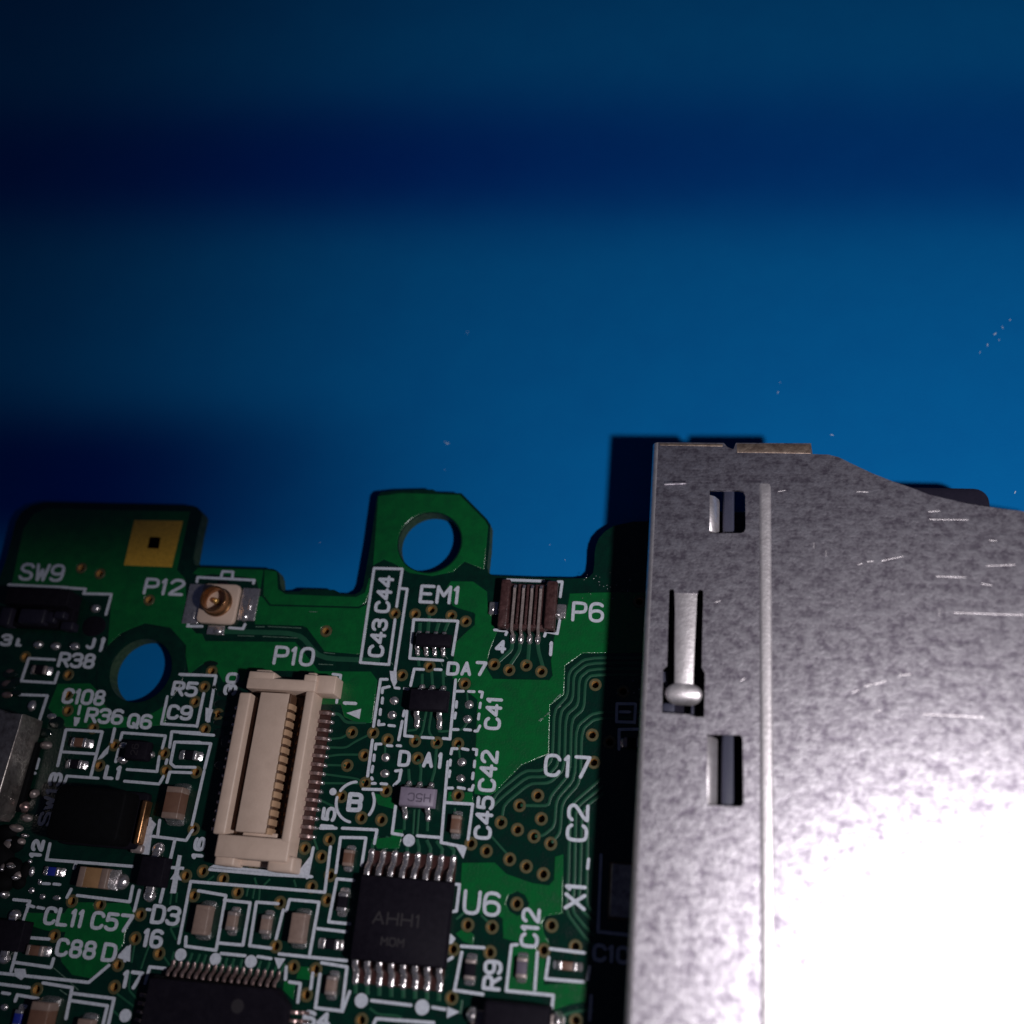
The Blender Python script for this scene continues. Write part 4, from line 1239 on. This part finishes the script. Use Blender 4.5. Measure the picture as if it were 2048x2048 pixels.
# pressed bead running down the shell
p0, p1 = w('M', 1352, 400, ZS), w('p', 1537, 2350, ZS)
b = MB()
n = 26
L = []
for i in range(n + 1):
    q = i / n
    if i < 6:
        yy = p0[1] - .9 * (i / 6); sc = math.sin(math.pi / 2 * i / 6)
    else:
        yy = p0[1] - .9 + (p1[1] - p0[1] + .9) * (i - 6) / (n - 6); sc = 1
    xx = p0[0] + (p1[0] - p0[0]) * (p0[1] - yy) / (p0[1] - p1[1])
    L.append([(xx + .33 * o, yy, ZS - .02 + max(.004, sc * h)) for o, h in ((-1, .0), (-.9, .045), (-.72, .085), (-.45, .10), (.45, .10), (.72, .085), (.9, .045), (1, .0))])
vs = [p for l in L for p in l]
b.add(vs, [[k * 8 + i, (k + 1) * 8 + i, (k + 1) * 8 + i + 1, k * 8 + i + 1] for k in range(n) for i in range(7)])
b.build('bead', 'worn_lit', shell, angle=60)
# short pressed nick and flanges
q0, q1 = w('M', 575, 412, ZS), w('M', 742, 405, ZS)
MB().strip([q0, q1], .22, ZS - .01, .05).build('nick', 'shell', shell)
for k, pl in (('M', ((920, 500), (990, 520), (990, 780), (925, 780))), ('O', ((392, 415), (440, 430), (440, 735), (392, 742)))):
    a = [w(k, *p, ZS) for p in pl]
    b = MB()
    xa_, xb_ = (a[0][0] + a[3][0]) / 2, (a[1][0] + a[2][0]) / 2
    b.bar([(xa_ - .12, (a[0][1] + a[3][1]) / 2, ZS - .07), (xa_ + .05, (a[0][1] + a[3][1]) / 2, ZS - .08), (xa_ + .25, (a[0][1] + a[3][1]) / 2, ZS - .22), (xb_, (a[0][1] + a[3][1]) / 2, ZS - .62), (xb_ + .05, (a[0][1] + a[3][1]) / 2, ZS - 1.1)], abs(a[0][1] - a[3][1]), .14, 'y')
    b.build('bent_flange', 'worn_lit', shell, angle=50)  # brighter steel here makes the flange look lit
# spring tongue with a hammer-shaped head
tw = [('Q', 1105, 215, 148), ('Q', 1102, 500, 138), ('Q', 1090, 900, 130), ('Q', 1082, 1250, 122), ('Q', 1080, 1395, 120)]
L = []
zz = [ZS - .01, ZS + .03, ZS + .05, ZS - .02, ZS - .08]
b = MB()
for (k, x, y, hw), z in zip(tw, zz):
    c = w(k, x, y, ZS); s_ = scl(k, x, y, ZS)[0] * hw
    L.append([(c[0] - s_, c[1], z - .14), (c[0] + s_, c[1], z - .14), (c[0] + s_, c[1], z - .03), (c[0] + s_ * .88, c[1], z), (c[0] - s_ * .88, c[1], z), (c[0] - s_, c[1], z - .03)])
b.loft(L)
tg = b.build('spring_tongue', 'worn_lit', shell, 'pressed steel spring tongue with a rounded hammer head', angle=40)
b = MB()
c = w('Q', 1078, 1520, ZS); s_ = scl('Q', 1078, 1520, ZS)
prof = []
for y, z, hw in ((1395, ZS - .08, 125), (1425, ZS - .07, 190), (1470, ZS - .05, 232), (1530, ZS - .06, 240), (1585, ZS - .14, 225), (1625, ZS - .32, 180), (1640, ZS - .55, 120)):
    cy = w('Q', 1078, y, ZS)[1]; h = hw * s_[0]
    prof.append([(c[0] - h, cy, z - .16), (c[0] + h, cy, z - .16), (c[0] + h, cy, z - .06), (c[0] + h * .8, cy, z + .02), (c[0], cy, z + .05), (c[0] - h * .8, cy, z + .02), (c[0] - h, cy, z - .06)])
b.loft(prof)
b.build('tongue_head', 'worn_lit', shell, angle=70)
# browned lip along the mouth of the shell
a0, a1 = w('M', 1128, 100, ZS), w('M', 1710, 102, ZS)
c1 = w('M', 1718, 186, ZS)
MB().box(a0[0] + .02, c1[1], a1[0] - .01, a0[1] - .01, ZS - .1, ZS + .012, .05).build('front_lip', 'shell_edge', shell)
a0, a1 = w('M', 535, 97, ZS), w('M', 1030, 101, ZS)
MB().box(a0[0], a0[1] - .22, a1[0], a0[1] - .012, ZS - .1, ZS + .010, .05).build('front_lip', 'shell_edge', shell)
# plastic body inside the shell
ri = rect('p', 1330, 960, 2250, 2330, ZS)
b = MB()
b.box(ri[0] + .25, ri[1], ri[2], ri[3] - 1.0, .05, 2.6, .2)
b.build('plastic_frame', 'navy', shell)
for k, xa_, xb_, ya, yb_, z in (('M', 1030, 1115, 380, 900, 3.5), ('O', 470, 528, 330, 900, 3.5)):
    r0 = rect(k, xa_, ya, xb_, yb_, z)
    MB().box(*r0, 2.5, z, .12).build('inner_rib', 'rib', shell)
r0 = rect('Q', 800, 1640, 960, 1900, 3.3); MB().box(*r0, 2.5, 3.3, .1).build('inner_rib', 'rib', shell)
r0 = rect('Q', 1170, 1640, 1225, 1900, 3.3); MB().box(*r0, 2.5, 3.3, .05).build('inner_rib', 'rib', shell)
r0 = rect('Q', 800, 1240, 870, 1480, 3.3); MB().box(*r0, 2.5, 3.3, .05).build('inner_rib', 'rib', shell)
# dark plastic corner showing past the slanted front
r0 = rect('N', 900, 425, 1715, 900, 2.9)
b = MB()
L = []
for z, i in ((.2, .0), (2.55, 0), (2.8, .08), (2.9, .25)):
    L.append([(x, y, z) for x, y in rrect(r0[0] + i, r0[1] + i, r0[2] - i, r0[3] - i, .75, 5)])
b.loft(L)
b.build('plastic_corner', 'navy', shell, 'dark rounded plastic corner behind the slanted shell edge')

# scratches and small dents on the shell
b = MB()
for k, s_ in (('O', '1100 205 1130 195'), ('O', '1160 175 1195 165'), ('O', '1205 165 1260 150'), ('O', '1330 122 1385 115'), ('O', '1215 295 1240 292'), ('N', '645 1040 680 1030'), ('N', '720 1015 770 1012'), ('N', '830 1010 1000 975'),
              ('N', '308 870 306 915'), ('N', '400 930 402 975'), ('N', '1605 1185 1685 1200'), ('N', '1255 1130 1480 1136'), ('N', '640 475 730 478'), ('N', '1190 630 1280 625'), ('N', '30 475 90 465'), ('N', '1660 850 1720 855'),
              ('N', '1390 1410 1932 1428'), ('N', '1280 1380 1275 1430'), ('N', '1200 690 1500 692'), ('N', '1640 1050 1860 1040'), ('M', '965 1330 1010 1318'), ('O', '1745 505 1765 490'), ('O', '560 150 580 135'), ('O', '1440 310 1735 325')):
    P = pts(k, s_, ZS)
    b.strip(P, .05, ZS - .004, .011)
sc = b.build('scratch_and_glint', 'worn_lit', shell, 'fine bright scratches across the steel shell')
sc['kind'] = 'stuff'

# scratches in the solder mask, with painted glints along the copper edges
b = MB()
for k, s_ in (('G', '1740 690 1770 655'), ('G', '1785 640 1830 598'), ('G', '1870 495 1900 462'), ('G', '1905 455 1940 425'), ('H', '375 685 400 660'), ('H', '430 640 480 605'), ('H', '560 560 590 540'), ('H', '530 485 550 470'), ('H', '565 462 592 436'),
              ('C', '780 1755 800 1800'), ('C', '815 1690 850 1730'), ('C', '730 1700 740 1715'), ('B', '1250 1272 1330 1276'), ('I', '520 1390 640 1490'), ('I', '640 1490 760 1605'), ('I', '580 1600 650 1650'), ('C', '295 1760 320 1785'), ('B', '730 1418 820 1420'), ('B', '850 1416 1175 1432'), ('B', '560 1505 720 1510'), ('B', '800 1512 1135 1528'), ('B', '1390 1668 1500 1680'), ('B', '1340 1780 1480 1786')):
    b.strip(pts(k, s_), .045, .028, .014)
sc = b.build('scratch_and_glint', 'scuff_glint', root, 'fine pale scratches and painted glint lines on the green solder mask')
sc['kind'] = 'stuff'

# ------------------------------------------------------------------ flecks
rnd = random.Random(3)
b = MB()
for _ in range(26):
    x, y = w('D', rnd.gauss(980, 130), rnd.gauss(1020, 110))
    if w('D', 900, 900)[1] > y or x > w('D', 930, 900)[0]:
        b.dome((x, y), rnd.uniform(.02, .055), rnd.uniform(.02, .05), 0, rnd.uniform(.04, .08), n=6)
for x, y in ((1285, 300), (1345, 380), (1295, 415), (1130, 420), (1235, 400), (1270, 600)):
    c = w('H', x, y); b.dome(c, .05, .05, 0, .08, n=6)
fl = b.build('solder_fleck', 'tin', root, 'scatter of tiny solder flecks right of the brown connector')
fl['kind'] = 'stuff'
b = MB()
for u, v, s in ((895, 887, .12), (890, 884, .06), (1664, 870, .10), (1990, 668, .12), (1975, 690, .1), (2005, 655, .09), (2020, 640, .08), (1960, 705, .07), (1998, 680, .06), (1556, 785, .08), (1560, 765, .05), (935, 665, .06), (2030, 985, .1), (1340, 1010, .05), (640, 1085, .05), (890, 940, .04), (1130, 1120, .05), (1100, 1090, .04)):
    c = wp(u, v, -ZB)
    a = rnd.uniform(0, 3)
    d = (math.cos(a) * s * .7, math.sin(a) * s * .7)
    P = capsule((c[0] - d[0], c[1] - d[1]), (c[0] + d[0], c[1] + d[1]), s * .22, 3)
    b.loft([[(x, y, -ZB - .005) for x, y in P], [(x, y, -ZB + .02) for x, y in P]])
dust = b.build('dust', 'speck', None)
dust['kind'] = 'stuff'
dust['label'] = 'a few pale dust flecks lying on the blue mat'
dust['category'] = 'dust'
